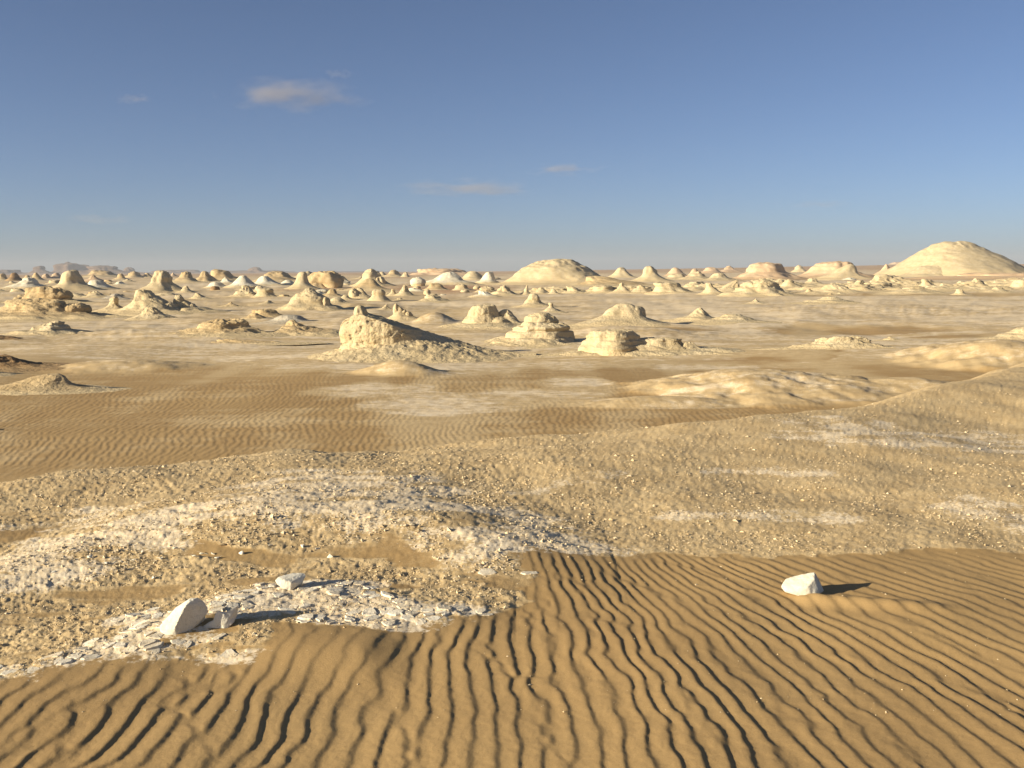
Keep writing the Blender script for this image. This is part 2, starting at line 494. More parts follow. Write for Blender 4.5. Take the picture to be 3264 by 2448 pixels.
APRONS = []
def terrain(x, y, detail=True):
    """returns z and the masks chalk, sand, red at world points"""
    yc = np.interp(x, CREST[:, 0], CREST[:, 1])
    beyond = y - yc + 0.35 * noise2(x / 1.7, y / 1.7, 3) + 0.10 * noise2(x / 0.4, y / 0.4, 4)
    on_knoll = 1 - smooth(-0.1, 5.2, beyond)
    zk = 0.02 * fbm2(x / 1.2, y / 1.2, 2, 11)
    zk = zk + 0.06 * np.exp(-(beyond / 1.1) ** 2) * smooth(-3.5, 1, x) + 0.10 * smooth(3, 10, x) * smooth(8, 15, y) + 0.10 * noise2(x / 2.6, y / 2.6, 13) * smooth(6.3, 8.5, y)
    for (lx, ly, lv), wf, wb in ((HUMP_L, 0.70, 1.10), (SLAB_L, 0.34, 0.42)):
        e = y - np.interp(x, lx, ly)
        zk = zk + np.interp(x, lx, lv, left=0, right=0) * np.exp(-(e / np.where(e < 0, wf, wb)) ** 2)
    # small drift behind the rocks with a slip face on its right
    dx = (x + 0.86); dy = (y - 3.95) + 0.25 * dx
    lee_x = np.where(dx > 0.20, (dx - 0.20) / 0.17, np.minimum((dx - 0.20) / 0.75, 0))
    drift = 0.050 * np.exp(-lee_x ** 2) * np.exp(-(dy / 0.26) ** 2)
    zk = zk + drift
    # sand tail behind the rock on the right
    R4 = at(2590, 1915)
    tx = x - R4[0]; ty = y - R4[1]
    zk = zk + 0.035 * np.exp(-((ty + 0.02 + 0.25 * tx) / 0.07) ** 2) * smooth(-0.12, 0.02, tx) * (1 - smooth(0.1, 0.8, tx))
    zp = plain_z(x, y)
    z = zp + (zk - zp) * on_knoll

    d = np.hypot(x, y)
    wn1 = fbm2(x / 0.5, y / 0.5, 4, 51)
    sd = poly_sd(x, y, SAND_POLY)
    sd = sd + 0.09 * wn1 + 0.10 * fbm2(x / 1.1, y / 0.8, 2, 57) + 0.05 * fbm2(x / 0.10, y / 0.08, 2, 59)
    near_sand = smooth(-0.11, 0.09, sd) * (y < 9)
    chalk = np.zeros(x.shape)
    for P, w, s in CL:
        r, _, _ = seg_dist(x, y, P)
        chalk = np.maximum(chalk, s * (1 - smooth(0.45, 1.25, r / w + 0.30 * wn1)))
    slab = chalk * np.clip(0.92 + 0.45 * fbm2(x / 0.35, y / 0.22, 4, 55, 0.6), 0, 1.2)
    chalk = np.zeros(x.shape)
    for P, w, s in BL:
        r, _, _ = seg_dist(x, y, P)
        w = w * 1.25
        chalk = np.maximum(chalk, s * (1 - smooth(0.25, 1.7, r / w + 0.45 * wn1)))
    cut_n = fbm2(x / 0.75, y / 0.28, 5, 53, 0.6)
    chalk = np.maximum(slab, chalk * np.clip(0.74 + 0.62 * cut_n, 0, 1.25))
    pl = smooth(2.0, 4.5, beyond)
    e_h = y - np.interp(x, HUMP_L[0], HUMP_L[1])
    zone = smooth(-1.5, -1.0, e_h) * (1 - smooth(-.45, -.1, e_h)) * (x < 0.6)
    sandy = smooth(0.05, 0.45, fbm2(x / 0.9, y / 0.32, 4, 63) + 0.42 * zone - 0.12) * (1 - smooth(.2, .5, chalk)) * (y < 9) * (1 - 0.85 * smooth(-.2, .9, x)) * (1 - 0.7 * smooth(6.0, 7.2, y))
    # the plain
    ws = fbm2(x / np.maximum(3, d * .09), y / np.maximum(6, d * .25), 3, 61)
    flat = ell_mask(x, y, FLATS, ws)
    sandm = ell_mask(x, y, SANDS, ws)
    red = ell_mask(x, y, REDS, ws)
    right = smooth(-0.12, 0.15, x / np.maximum(y, 1))
    gen = 0.58 + 0.26 * right * smooth(30, 55, y) + 0.40 * fbm2(x / 9, y / 14, 4, 71)
    gen = gen * smooth(26, 40, y)
    pchalk = np.clip(np.maximum(flat, np.minimum(gen, 1.0)) - sandm, 0, 1.35) * (1 - 0.8 * red)
    psand = np.clip(1 - 1.3 * pchalk, 0, 1)
    psand = np.clip(psand + sandm, 0, 1) * (1 - 0.5 * smooth(40, 90, y) * (1 - np.clip(sandm, 0, 1)))
    ap_z = np.zeros(x.shape); ap_c = np.zeros(x.shape)
    for ax, ay, hw, hd, ah, tone in APRONS:
        k = 1 - float(smooth(55, 110, ay))
        ex, ey = hw * (1.8 + .5 * k), hd * (1.8 + .7 * k)
        sel = np.nonzero((np.abs(x - ax) < ex) & (np.abs(y - ay) < ey))[0]
        if not len(sel): continue
        r = np.hypot((x[sel] - ax) / ex, (y[sel] - ay) / ey)
        ap_z[sel] = np.maximum(ap_z[sel], ah * (0.02 + 0.03 * k) * (1 - smooth(0.05, 1.0, r + 0.12 * ws[sel])))
        ap_c[sel] = np.maximum(ap_c[sel], tone * (1 - smooth(0.45, 1.0, r + 0.25 * ws[sel])))
    z = z + ap_z
    rc = rises(x, y)[1]
    pchalk = np.maximum(pchalk * (1 - 0.6 * np.clip(rc, 0, 1)), rc)
    psand = psand * (1 - np.clip(1.6 * rc, 0, 0.9))
    pchalk = np.maximum(pchalk, ap_c * (0.8 + 0.5 * ws))
    psand = psand * (1 - 0.8 * np.clip(ap_c * 1.5, 0, 1))
    far = smooth(500, 1100, y)
    red = np.maximum(red, far * 0.55)
    chalk = np.where(pl > 0, chalk * (1 - pl) + (0.72 * np.clip(pchalk, 0, 1) + 1.0 * np.clip(pchalk - 1, 0, .35)) * (1 - far) * pl, chalk)
    sand = np.maximum(near_sand, 0.60 * sandy) * (1 - pl) + psand * pl * (0.56 + 0.34 * ws)
    chalk = chalk * (1 - near_sand * (1 - pl) * 0.9)

    if detail:
        near = 1 - smooth(12, 24, d)
        crust = (1 - np.clip(near_sand, 0, 1)) * (1 - pl)
        rough = (0.0062 - 0.0020 * smooth(-.5, 1.5, x)) * fbm2(x / 0.06, y / 0.06, 4, 81, 0.68) + 0.012 * fbm2(x / 0.7, y / 0.7, 2, 85)
        tn = fbm2(x / 0.20, y / 0.12, 4, 91, 0.6) * 1.8
        terr = (np.floor(tn) + smooth(0.80, 1.0, tn - np.floor(tn))) * 0.0040
        z = z + crust * near * (rough * (1 - 0.7 * sandy) * (1 - 0.6 * np.clip(chalk, 0, 1)) + terr * np.clip(chalk * 1.3, 0.05, 1))
        # ripples in front
        kx = 0.205 * smooth(-0.6, 1.6, x)
        phi = x + kx * 0.5 * np.maximum(y - 2.4, -1) ** 2 - 0.05 * (1 - smooth(-0.6, 1.6, x)) * y
        r, a = ripple(phi, y, 0.097, 101, 1.1)
        fade = smooth(-0.06, 0.16, sd) * (1 - 0.5 * np.clip(drift / 0.05, 0, 1)) * (y < 9)
        amp = np.clip(0.90 + 0.38 * noise2(x / 0.5, y / 0.7, 107), 0.5, 1.2)
        z = z + (1 - pl) * fade * (0.0056 * amp * a * r + 0.0007 * fbm2(x / 0.03, y / 0.03, 2, 109))
        # ripples of the plain
        rp, ap = ripple(0.97 * x + 0.10 * y + 0.4 * noise2(x / 4, y / 4, 113), y, 0.135, 121, 1.6)
        pf = pl * (1 - smooth(24, 42, d)) * np.clip(psand * 1.4 - 0.2, 0, 1) * smooth(-0.5, 0.1, noise2(x / 3, y / 5, 131) + 0.3)
        z = z + pf * 0.0060 * ap * rp
        z = z + pl * np.clip(rc * 1.6, 0, 1) * (1 - smooth(30, 45, d)) * (0.012 * fbm2(x / 0.4, y / 0.4, 4, 161, .6) + 0.02 * fbm2(x / 1.6, y / 0.45, 3, 163, .55))
        # gravelly plain
        gr = pl * (1 - psand) * (1 - smooth(40, 90, d))
        z = z + gr * 0.008 * fbm2(x / 0.35, y / 0.35, 3, 141)
        # low swales farther out
        z = z + pl * smooth(30, 60, d) * 0.09 * fbm2(x / 3.0, y / 5.0, 3, 151) * (1 - 0.6 * smooth(150, 400, d))
    return z, np.clip(chalk, 0, 1), np.clip(sand, 0, 1), np.clip(red, 0, 1)

def build_ground():
    # rows: about one picture row apart, columns: about 1.25 picture columns apart
    rows = [-25, -15, -9, -5, -2.5, -1, 0, 0.7, 1.2, 1.6, 1.9, 2.15, 2.35]
    y = 2.5
    while y < 6000:
        rows.append(y)
        if y < 9.5: y += max(y * y / (963 * 1.6), 0.0055) * 1.12
        elif y < 13: y += 0.075
        else: y += min(y * y / (963 * 3.0) * (0.5 if 18 < y < 36 else 1.0), y * 0.06)
    rows = np.array(rows + [6000.0])
    u = np.arange(-0.60, 0.6001, 1.3 / 963)
    ext = []
    s = 0.0016; v = 0.60
    while v < 3.2:
        s *= 1.12; v += s; ext.append(v)
    ext = np.array(ext)
    u = np.concatenate([-ext[::-1], u, ext])
    w = np.maximum(rows, 0) + 1.2 * np.exp(-np.maximum(rows, 0) / 0.9) + np.where(rows < 0, -rows, 0)
    X = u[None, :] * w[:, None]
    X = np.clip(X, -6000, 6000)
    Y = np.repeat(rows[:, None], len(u), 1)
    z, chalk, sand, red = terrain(X.ravel(), Y.ravel())
    nr, nc = X.shape
    idx = np.arange(nr * nc).reshape(nr, nc)
    f = np.stack([idx[:-1, :-1], idx[:-1, 1:], idx[1:, 1:], idx[1:, :-1]], -1).reshape(-1, 4)
    V = np.stack([X.ravel(), Y.ravel(), z], 1)
    me = mesh_from('ground', V, f, MAT_G, True, dict(chalk=chalk, sand=sand, red=red))
    print('ground', nr, nc, len(f) * 2)
    return tag(link('ground', me), kind='structure')


# ------------------------------------------------------------------ mounds and outcrops of the plain
PROF = {
    'cone':   [(0, 1), (.05, .985), (.12, .90), (.24, .70), (.40, .47), (.60, .27), (.80, .14), (1, .07), (1.3, .0), (1.65, -.16)],
    'hill':   [(0, 1), (.14, .97), (.28, .84), (.45, .60), (.62, .37), (.80, .19), (1, .08), (1.3, .0), (1.65, -.16)],
    'dome':   [(0, 1), (.2, .975), (.4, .88), (.58, .70), (.74, .46), (.87, .25), (1.0, .11), (1.22, .01), (1.5, -.16)],
    'bigdome': [(0, 1), (.25, .985), (.45, .90), (.62, .71), (.76, .46), (.88, .24), (1.0, .10), (1.25, .02), (1.5, -.05)],
    'peak':   [(0, 1), (.10, .985), (.22, .93), (.36, .80), (.50, .62), (.64, .43), (.78, .25), (.92, .10), (1.06, .0), (1.2, -.06)],
    'bell':   [(0, 1), (.18, .985), (.34, .92), (.44, .77), (.51, .57), (.60, .37), (.76, .19), (1, .08), (1.3, .0), (1.65, -.16)],
    'mesa':   [(0, 1), (.33, .985), (.50, .93), (.58, .75), (.68, .49), (.83, .24), (1, .10), (1.3, .01), (1.65, -.16)],
    'boulder': [(0, 1), (.35, .96), (.68, .82), (.92, .56), (1.0, .32), (.95, .10), (.85, -.12)],
    'knob':   [(0, 1), (.13, .97), (.20, .88), (.215, .78), (.17, .68), (.25, .56), (.44, .34), (.70, .16), (1, .07), (1.3, .0), (1.65, -.16)],
    'crown':  [(0, 1), (.16, .985), (.30, .93), (.37, .76), (.46, .57), (.62, .35), (.80, .18), (1, .08), (1.3, .0), (1.65, -.16)],
    'ledge':  [(0, 1), (.50, .95), (.72, .84), (.78, .68), (.75, .54), (.84, .42), (.90, .24), (1.02, .11), (1.25, .0), (1.5, -.18)],
    'pile':   [(0, 1), (.18, .94), (.34, .74), (.52, .47), (.72, .25), (1.0, .08), (1.3, .0), (1.65, -.16)],
}

def spline(P, n):
    P = np.array(P, float)
    s = np.concatenate([[0], np.cumsum(np.hypot(*np.diff(P, axis=0).T))])
    t = np.linspace(0, s[-1], n)
    out = []
    for c in (0, 1):
        m = np.gradient(P[:, c], s)
        i = np.clip(np.searchsorted(s, t, side='right') - 1, 0, len(s) - 2)
        h = s[i + 1] - s[i]; q = (t - s[i]) / h
        out.append((2*q**3 - 3*q**2 + 1) * P[i, c] + (q**3 - 2*q**2 + q) * h * m[i] + (-2*q**3 + 3*q**2) * P[i + 1, c] + (q**3 - q**2) * h * m[i + 1])
    return np.maximum(out[0], 0), out[1]

def lathe(prof, rx, ry, h, seed, rough=1.0, lean=0.0, lean_y=0.0, nr=30, ns=56, lobes=0.12, crust=0.5, strata=0.0, crag=0.0, cut=False):
    """closed-top lumpy body round the z axis: verts, quads, skirt weight"""
    P = PROF[prof]
    if cut and prof != 'boulder':      # body sitting on another one: no flared skirt
        P = [p for p in P if p[0] <= 0.9] + [(.93, -.06), (.88, -.4)]
    r, z = spline(P, nr)
    r[0] = 0.0
    if not cut and prof not in ('boulder', 'bigdome', 'peak'):
        r = r * (1 + 0.28 * smooth(0.50, 0.05, z))
    th = np.linspace(0, 2 * math.pi, ns, endpoint=False)
    R, T = np.meshgrid(r, th, indexing='ij')
    Z = np.repeat(z[:, None], ns, 1)
    cx, cy = np.cos(T), np.sin(T)
    wob = 1 + lobes * (noise3(cx * 1.3 + seed, cy * 1.3, Z * 0.8, seed) + 0.6 * noise3(cx * 3 + seed, cy * 3, Z * 1.5, seed + 3))
    X, Y = R * cx * wob, R * cy * wob
    S = (rx + ry) * 0.5
    hh = h / S
    px, py, pz = X * 2.2 + seed * 3.7, Y * 2.2, Z * hh * 2.2
    n = fbm3(px, py, pz, 4, seed + 11, 0.55)
    rid = 1 - np.abs(fbm3(px * 1.8, py * 1.8, pz * 1.8, 3, seed + 23, 0.5))
    top = smooth(0.15, 0.75, Z)
    a = rough * (0.040 + 0.040 * crust * top) * smooth(-0.05, 0.2, Z)
    disp = a * (n + crust * top * (rid - 0.6))
    if crag:
        fn = fbm3(px * 4, py * 4, pz * 4, 3, seed + 40, 0.6)
        disp = disp + crag * 0.018 * top * np.where(fn > 0.05, fn, fn * 0.2) - crag * 0.030 * top * smooth(0.25, 0.6, fbm3(px * 2.5, py * 2.5, pz * 5, 2, seed + 50))
    if strata:
        st = noise3(px * 0.15, py * 0.15, Z * strata + 0.4 * n, seed + 31)
        disp = disp + 0.045 * rough * st * smooth(0.02, 0.2, Z)
    gr = np.gradient(r); gz = np.gradient(z)
    nl = np.hypot(gr, gz) + 1e-9
    nrad, nz = (-gz / nl)[:, None], (gr / nl)[:, None]
    X = X + disp * cx * nrad
    Y = Y + disp * cy * nrad
    Z2 = Z + disp * nz / max(hh, 0.25)
    zz = np.clip(Z, 0, 1)
    X = X + lean * zz ** 1.2
    Y = Y + lean_y * zz ** 1.2
    V = np.stack([X * rx, Y * ry, Z2 * h], -1).reshape(-1, 3)
    idx = np.arange(nr * ns).reshape(nr, ns)
    j = np.roll(idx, -1, 1)
    F = np.stack([idx[:-1], idx[1:], j[1:], j[:-1]], -1).reshape(-1, 4)
    V[:ns] = V[:ns].mean(0)
    sk = (1 - smooth(0.03, 0.45, Z)).reshape(-1)
    return V, F, sk

def ground_hit(px, py):
    """where a sight line meets the undulating plain"""
    d = ray(px, py)
    zt = PLAIN
    p = None
    for _ in range(8):
        if d[2] >= -0.0008:
            t = 1900.0
        else:
            t = min((zt - EYE[2]) / d[2], 1900.0)
        p = EYE + d * t
        zt = float(plain_z(np.array([p[0]]), np.array([p[1]]))[0])
    return p

SEED = [100]
def mound(name, label, cat, x0, x1, yb, yt, prof, mat='cream', peak=None, dr=0.8, rough=1.0, group=None, lobes=0.12, crust=0.5, strata=6.0, crag=0.0,
          extra=(), res=1.0, lean_y=0.0):
    """one outcrop: left, right, base and top given as sight lines of the photograph, standing on the plain.
    extra: further bodies of the same outcrop (dx, dy, rx, ry, z0, h, profile) in units of half-width and height"""
    SEED[0] += 7
    seed = SEED[0]
    xm = (x0 + x1) / 2
    toe = ground_hit(xm, yb)
    hw = (x1 - x0) / 2 / FPX * toe[1]
    cyd = toe[1] + hw * dr * 0.85
    hw = (x1 - x0) / 2 / FPX * cyd
    c = at_depth(xm, yb, cyd)
    tp = at_depth(xm if peak is None else peak, yt, cyd)
    gz = float(plain_z(np.array([c[0]]), np.array([cyd]))[0])
    h = (tp[2] - gz) * (0.94 if yt > 930 else 1.0)
    lean = 0.0 if peak is None else (peak - xm) / ((x1 - x0) / 2)
    wpx = (x1 - x0) / 3.1875
    ns = int(np.clip(wpx * 1.6, 28, 150) * res); nr = int(np.clip(wpx * 0.9, 26, 84) * res)
    Vs, Fs, Ss, off = [], [], [], 0
    parts = [(0, 0, 1, 1, 0, 1, prof, lean)] if prof else []
    for e in extra:
        parts.append(tuple(e) + ((0.0,) if len(e) == 7 else ()))
    for i, (dx, dy, ex, ey, z0, eh, ep, ln) in enumerate(parts):
        V, F, S = lathe(ep, hw * ex, hw * dr * ey, h * eh, seed + 3 * i, rough, ln, lean_y, nr, ns, lobes, crust, strata, crag, cut=z0 > 0.02)
        V = V + np.array([dx * hw, dy * hw * dr, z0 * h])
        if z0 > 0.15: S = S * 0.2
        Vs.append(V); Fs.append(F + off); Ss.append(S); off += len(V)
    me = mesh_from(name, np.concatenate(Vs), np.concatenate(Fs), MATS[mat], True, dict(skirt=np.concatenate(Ss)))
    o = link(name, me)
    o.location = (c[0], cyd, gz - 0.01)
    APRONS.append((c[0], cyd, hw, hw * dr, h, {'cream': .5, 'white': .8, 'tan': .08, 'pink': .2, 'grey': .2, 'brown': 0.0}.get(mat, .2)))
    return tag(o, label, cat, group or 'weathered chalk outcrops across the plain')

LM, CC, RO, BO = 'limestone_mound', 'chalk_cone', 'rock_outcrop', 'boulder'
# --- nearest rises of the plain
mound('hillock', 'grey gravelly hillock at the left edge casting a pointed shadow on rippled sand', 'hillock', -70, 285, 1256, 1189, 'hill', 'tan', peak=168, dr=0.6, rough=0.35, res=1.1, crag=0.1, strata=0)
mound('hillock', 'dark brown hillock cut off by the left edge above the grey one', 'hillock', -170, 150, 1178, 1126, 'hill', 'brown', peak=-10, dr=0.6, crag=0.5)
mound('hillock', 'hillock just past the left edge, only its dark shadow tip showing at mid height', 'hillock', -260, -50, 1200, 1140, 'hill', 'tan', dr=0.6)
mound('hillock', 'low hillock past the left edge, only its small shadow showing beside the near rippled sand', 'hillock', -330, -60, 1390, 1325, 'hill', 'tan', dr=0.5)
mound('hillock', 'dark low hillock at the left edge below the flat-capped cone', 'hillock', -70, 62, 1086, 1062, 'hill', 'brown', peak=-20, dr=0.7, crag=0.5)
mound(CC, 'small cone with a flat pale cap on the left, alone before the long knobbly ridge', 'cone', 45, 268, 1068, 1024, 'crown', 'cream', peak=165, dr=0.75, crust=0.8, strata=7)
mound(LM, 'broad low mound with a flat rough top, left of the shadowed sharp cone', 'mound', 572, 815, 1068, 1020, 'mesa', 'tan', peak=722, dr=0.6, crag=0.8, rough=1.2)
mound(RO, 'low grey ledge lying on the sand in front of the broad flat-topped mound', 'ledge', 660, 900, 1096, 1080, 'hill', 'tan', peak=710, dr=0.35, crag=0.8)
mound(CC, 'sharp cone with a black shaded right flank left of the big wedge-shaped rock', 'cone', 820, 1085, 1070, 1017, 'cone', 'tan', peak=932, dr=0.75, crag=0.3)
mound(LM, 'smooth grey dome behind the black-shaded sharp cone', 'dome', 860, 988, 1030, 1000, 'dome', 'grey', peak=925, dr=0.8, rough=0.25, crust=0)
mound(LM, 'dark hollow-topped low hill behind the smooth grey dome', 'hill', 784, 918, 1014, 985, 'mesa', 'tan', peak=840, dr=0.7, rough=0.9)
# --- left field
mound(RO, 'long knobbly ridge at far left with a steep black shaded right end', 'ridge', -60, 305, 1020, 957, 'mesa', 'tan', dr=0.5, rough=1.1, crag=0.8, extra=[(.62, .1, .26, .4, .3, .62, 'boulder'), (-.1, -.1, .5, .6, .25, .75, 'pile')])
mound(RO, 'rough broken rock bank on top of the far left ridge, behind its pale front', 'bank', 36, 246, 968, 922, 'mesa', 'tan', dr=0.45, rough=1.4, crag=1.5, extra=[(.35, .1, .5, .7, .2, .85, 'boulder'), (-.3, 0, .4, .6, .2, .7, 'pile')])
mound(LM, 'sandy dome showing just behind the rough broken bank at far left', 'dome', 95, 200, 940, 912, 'hill', 'tan', dr=0.8)
mound(LM, 'tall bell-shaped tan mound with a rounded top, biggest at far left', 'mound', 168, 296, 926, 860, 'bell', 'cream', peak=229, dr=0.9, crust=0.7, rough=0.8)
mound(LM, 'small smooth pale dome at the right foot of the big bell-shaped mound', 'dome', 270, 356, 921, 891, 'dome', 'white', peak=306, dr=0.9, rough=0.4, crust=0)
mound(LM, 'white-skirted hill with a brown head left of the big bell-shaped mound', 'hill', 18, 142, 922, 885, 'hill', 'white', peak=104, dr=0.8, extra=[(.25, 0, .34, .4, .45, .6, 'boulder')])
mound(CC, 'pink cone behind the small pale dome at far left', 'cone', 262, 340, 900, 874, 'cone', 'pink', peak=296, dr=0.9)
mound(BO, 'pitted boulder with a black shadow pool right of the broken bank', 'boulder', 268, 342, 949, 926, 'pile', 'cream', dr=0.7, crag=1.3)
mound(RO, 'low grey slab hump behind the knob-headed cone at left', 'hump', 326, 402, 956, 935, 'hill', 'grey', peak=372, dr=0.7)
mound(CC, 'cone carrying a rough round knob, left of the double-peaked mound', 'cone', 312, 412, 996, 941, 'knob', 'cream', peak=367, dr=0.9, crag=1.0, extra=[(.12, 0, .24, .27, .60, .42, 'boulder')])
mound(LM, 'double-peaked rough mound with a knob head and long right shoulder', 'mound', 398, 588, 1000, 926, 'pile', 'cream', peak=458, dr=0.8, crag=0.9, rough=1.1,
      extra=[(-.36, 0, .27, .34, .62, .40, 'boulder'), (.45, -.1, .5, .6, 0, .50, 'dome')])
mound(LM, 'lumpy low mound directly in front of the double-peaked one', 'mound', 428, 552, 1019, 978, 'pile', 'cream', peak=482, dr=0.8, crag=1.1)
mound(RO, 'rough leaning tower of rock right of the double-peaked mound', 'tower', 520, 668, 996, 936, 'cone', 'cream', peak=566, dr=0.8, crag=1.3, rough=1.2, extra=[(-.30, 0, .24, .30, .42, .58, 'boulder'), (.22, 0, .22, .3, .12, .36, 'boulder')])
mound(LM, 'tall castle-like mound with a cracked head and flared pale base', 'mound', 458, 574, 931, 866, 'bell', 'cream', peak=518, dr=0.9, crust=1.0, crag=0.8, lobes=0.18)
mound(BO, 'low cracked rock at the right foot of the castle-like mound', 'rock', 568, 618, 933, 912, 'pile', 'cream', dr=0.8, crag=1.3)
mound(BO, 'yellowish block with a tail in the open sand right of the leaning tower', 'rock', 612, 668, 953, 931, 'pile', 'cream', peak=628, dr=0.8, crag=1.0)
mound(BO, 'dark round stone in front of a small white dome', 'boulder', 669, 702, 925, 912, 'boulder', 'brown', dr=0.8, crag=0.8)
mound(LM, 'small white dome right behind the dark round stone', 'dome', 660, 725, 918, 898, 'dome', 'white', peak=688, dr=0.9, rough=0.4, crust=0)
mound(CC, 'white cone behind and right of the small white dome', 'cone', 690, 755, 904, 883, 'cone', 'white', peak=718, dr=0.9, rough=0.5)
mound(CC, 'tall smooth white cone in the left third, with a steep shaded right side', 'cone', 726, 830, 919, 877, 'hill', 'white', peak=776, dr=0.9, rough=0.5, crust=0)
mound(RO, 'heap of broken pinkish blocks below the tall smooth white cone', 'heap', 742, 826, 946, 912, 'pile', 'cream', dr=0.8, crag=1.8, rough=1.5, extra=[(-.4, -.3, .4, .4, 0, .6, 'boulder'), (.35, -.4, .45, .4, 0, .5, 'boulder')])
mound(CC, 'tiny cone standing alone on open sand above the flat-topped mound', 'cone', 702, 768, 978, 961, 'cone', 'tan', peak=738, dr=0.8)
mound(CC, 'pale low cone left of the dark hollow-topped hill, half hidden', 'cone', 776, 850, 1018, 994, 'hill', 'tan', dr=0.8)
mound(LM, 'tan hill with a dark dome cap behind the white flat, left of centre', 'hill', 546, 632, 901, 866, 'crown', 'tan', peak=596, dr=0.9)
mound(CC, 'tan cone next to the dark-capped hill on the left skyline', 'cone', 616, 694, 899, 863, 'hill', 'tan', peak=654, dr=0.9)
mound(LM, 'rough flat-topped tan hill with a shaded right side on the left skyline', 'hill', 660, 764, 897, 862, 'mesa', 'tan', peak=700, dr=0.8, crag=0.8)
for (a, b, yb, yt, pr, mt, lab) in [
        (404, 454, 884, 865, 'dome', 'tan', 'small tan dome left of the castle-like mound on the skyline'),
        (452, 486, 884, 869, 'hill', 'tan', 'low tan hill peeping from behind the castle-like mound'),
        (538, 566, 881, 868, 'cone', 'pink', 'little pink cone right behind the castle-like mound'),
        (366, 405, 891, 872, 'bell', 'tan', 'small tan stump between the two tall bell-shaped mounds'),
        (356, 408, 909, 897, 'hill', 'white', 'low white hump on the flat between the two tall mounds'),
        (94, 139, 895, 868, 'hill', 'tan', 'tan hill with a dark right side above the white-skirted hill'),
        (130, 163, 887, 873, 'dome', 'pink', 'small pink dome left of the big bell-shaped mound'),
        (162, 198, 888, 868, 'dome', 'pink', 'larger pink dome touching the left edge of the big bell-shaped mound'),
        (-14, 31, 894, 872, 'crown', 'tan', 'tan stump with shaded side in the top left corner of the field'),
        (26, 66, 896, 869, 'dome', 'brown', 'dark brown dome next to the corner stump at far left'),
        (76, 98, 889, 877, 'dome', 'tan', 'tiny tan dome between two far left hills'),
        (268, 380, 884, 862, 'mesa', 'tan', 'long flat hill with a dark right end behind the big bell-shaped mound')]:
    mound(LM, lab, 'hill', a, b, yb, yt, pr, mt, dr=0.9)
# --- left of centre to centre
mound(LM, 'large rounded tan dome with a shaded right side, left of the egg-shaped mound', 'dome', 826, 946, 898, 864, 'dome', 'tan', peak=880, dr=0.8, crag=0.4)
mound(CC, 'white cone in front of the large rounded tan dome', 'cone', 800, 902, 909, 880, 'hill', 'white', peak=842, dr=0.9, rough=0.5)
mound(LM, 'low white hump between the white cone and the egg-shaped mound', 'hump', 890, 944, 908, 892, 'dome', 'white', dr=0.9, rough=0.4)
mound(LM, 'smooth egg-shaped tan mound leaning on the big cracked boulder', 'mound', 924, 998, 921, 866, 'bell', 'cream', peak=966, dr=0.9, rough=0.5, crust=0.2, extra=[(.1, 0, .62, .7, .1, .86, 'dome')])
mound(BO, 'big cracked brown boulder with a black right side on the skyline', 'boulder', 974, 1086, 918, 861, 'boulder', 'tan', peak=1046, dr=0.8, crag=1.2, rough=1.3, crust=0.9, lobes=0.25, extra=[(-.45, -.1, .55, .8, 0, .80, 'dome'), (.48, -.2, .50, .7, .05, .70, 'boulder')])
mound(BO, 'stacked pale boulders forming a lumpy tower at centre left of the skyline', 'tower', 1142, 1228, 912, 859, 'dome', 'cream', peak=1186, dr=0.8, crag=0.7, rough=1.2, lobes=0.25, extra=[(.0, 0, .36, .5, .6, .40, 'boulder'), (.62, -.2, .42, .6, .05, .55, 'boulder')])
mound(CC, 'smooth tan cone standing before the stacked pale boulders', 'cone', 1108, 1240, 928, 887, 'hill', 'tan', peak=1178, dr=0.9, rough=0.4, crust=0)
mound(BO, 'flat-bottomed yellow block with a level seam, left of the compound hill', 'block', 814, 878, 947, 918, 'ledge', 'cream', dr=0.7, crag=0.9)
mound(LM, 'sandy hump just behind the flat-bottomed yellow block', 'hump', 792, 862, 936, 910, 'hill', 'cream', dr=0.8)
mound(CC, 'little sharp cone on open ground below the flat-bottomed block', 'cone', 820, 886, 971, 953, 'cone', 'cream', peak=858, dr=0.8)
mound(LM, 'rough compound hill with a small tower at its right shoulder, left of centre', 'hill', 906, 1074, 988, 927, 'dome', 'cream', peak=988, dr=0.7, crag=0.9, extra=[(.62, -.35, .15, .24, .1, .58, 'boulder'), (-.1, .6, .36, .5, .2, .95, 'boulder')])
mound(RO, 'dark-topped rock hump right behind the rough compound hill', 'rock', 1016, 1090, 947, 921, 'pile', 'tan', peak=1060, dr=0.8, crag=1.3)
mound(LM, 'small pale dome at the right foot of the rough compound hill', 'dome', 1044, 1108, 968, 946, 'dome', 'cream', dr=0.8, rough=0.6)
mound(LM, 'small sandy hump between the dark-topped rock and the cracked blocks', 'hump', 1078, 1124, 955, 937, 'hill', 'cream', dr=0.8)
mound(RO, 'cracked yellow blocks in front of the smooth tan cone', 'blocks', 1112, 1190, 953, 918, 'pile', 'cream', dr=0.7, crag=1.6, rough=1.4, extra=[(-.55, -.2, .42, .7, 0, .95, 'boulder')])
mound(RO, 'layered pale stack of thin slabs right of the cracked yellow blocks', 'stack', 1180, 1234, 961, 921, 'ledge', 'cream', dr=0.8, crag=1.2, strata=9)
mound(CC, 'small pale cone behind the ridge of the big wedge-shaped rock', 'cone', 1196, 1260, 983, 968, 'cone', 'cream', peak=1230, dr=0.8)
mound(RO, 'leaning tooth-shaped rock with a long curved shadow, right of the wedge-shaped rock', 'rock', 1236, 1330, 1020, 964, 'cone', 'cream', peak=1264, dr=0.75, crag=0.9, rough=1.1, extra=[(-.42, 0, .20, .34, .45, .56, 'boulder'), (.1, -.05, .5, .6, .1, .58, 'pile'), (.42, -.05, .30, .5, .12, .40, 'boulder')])
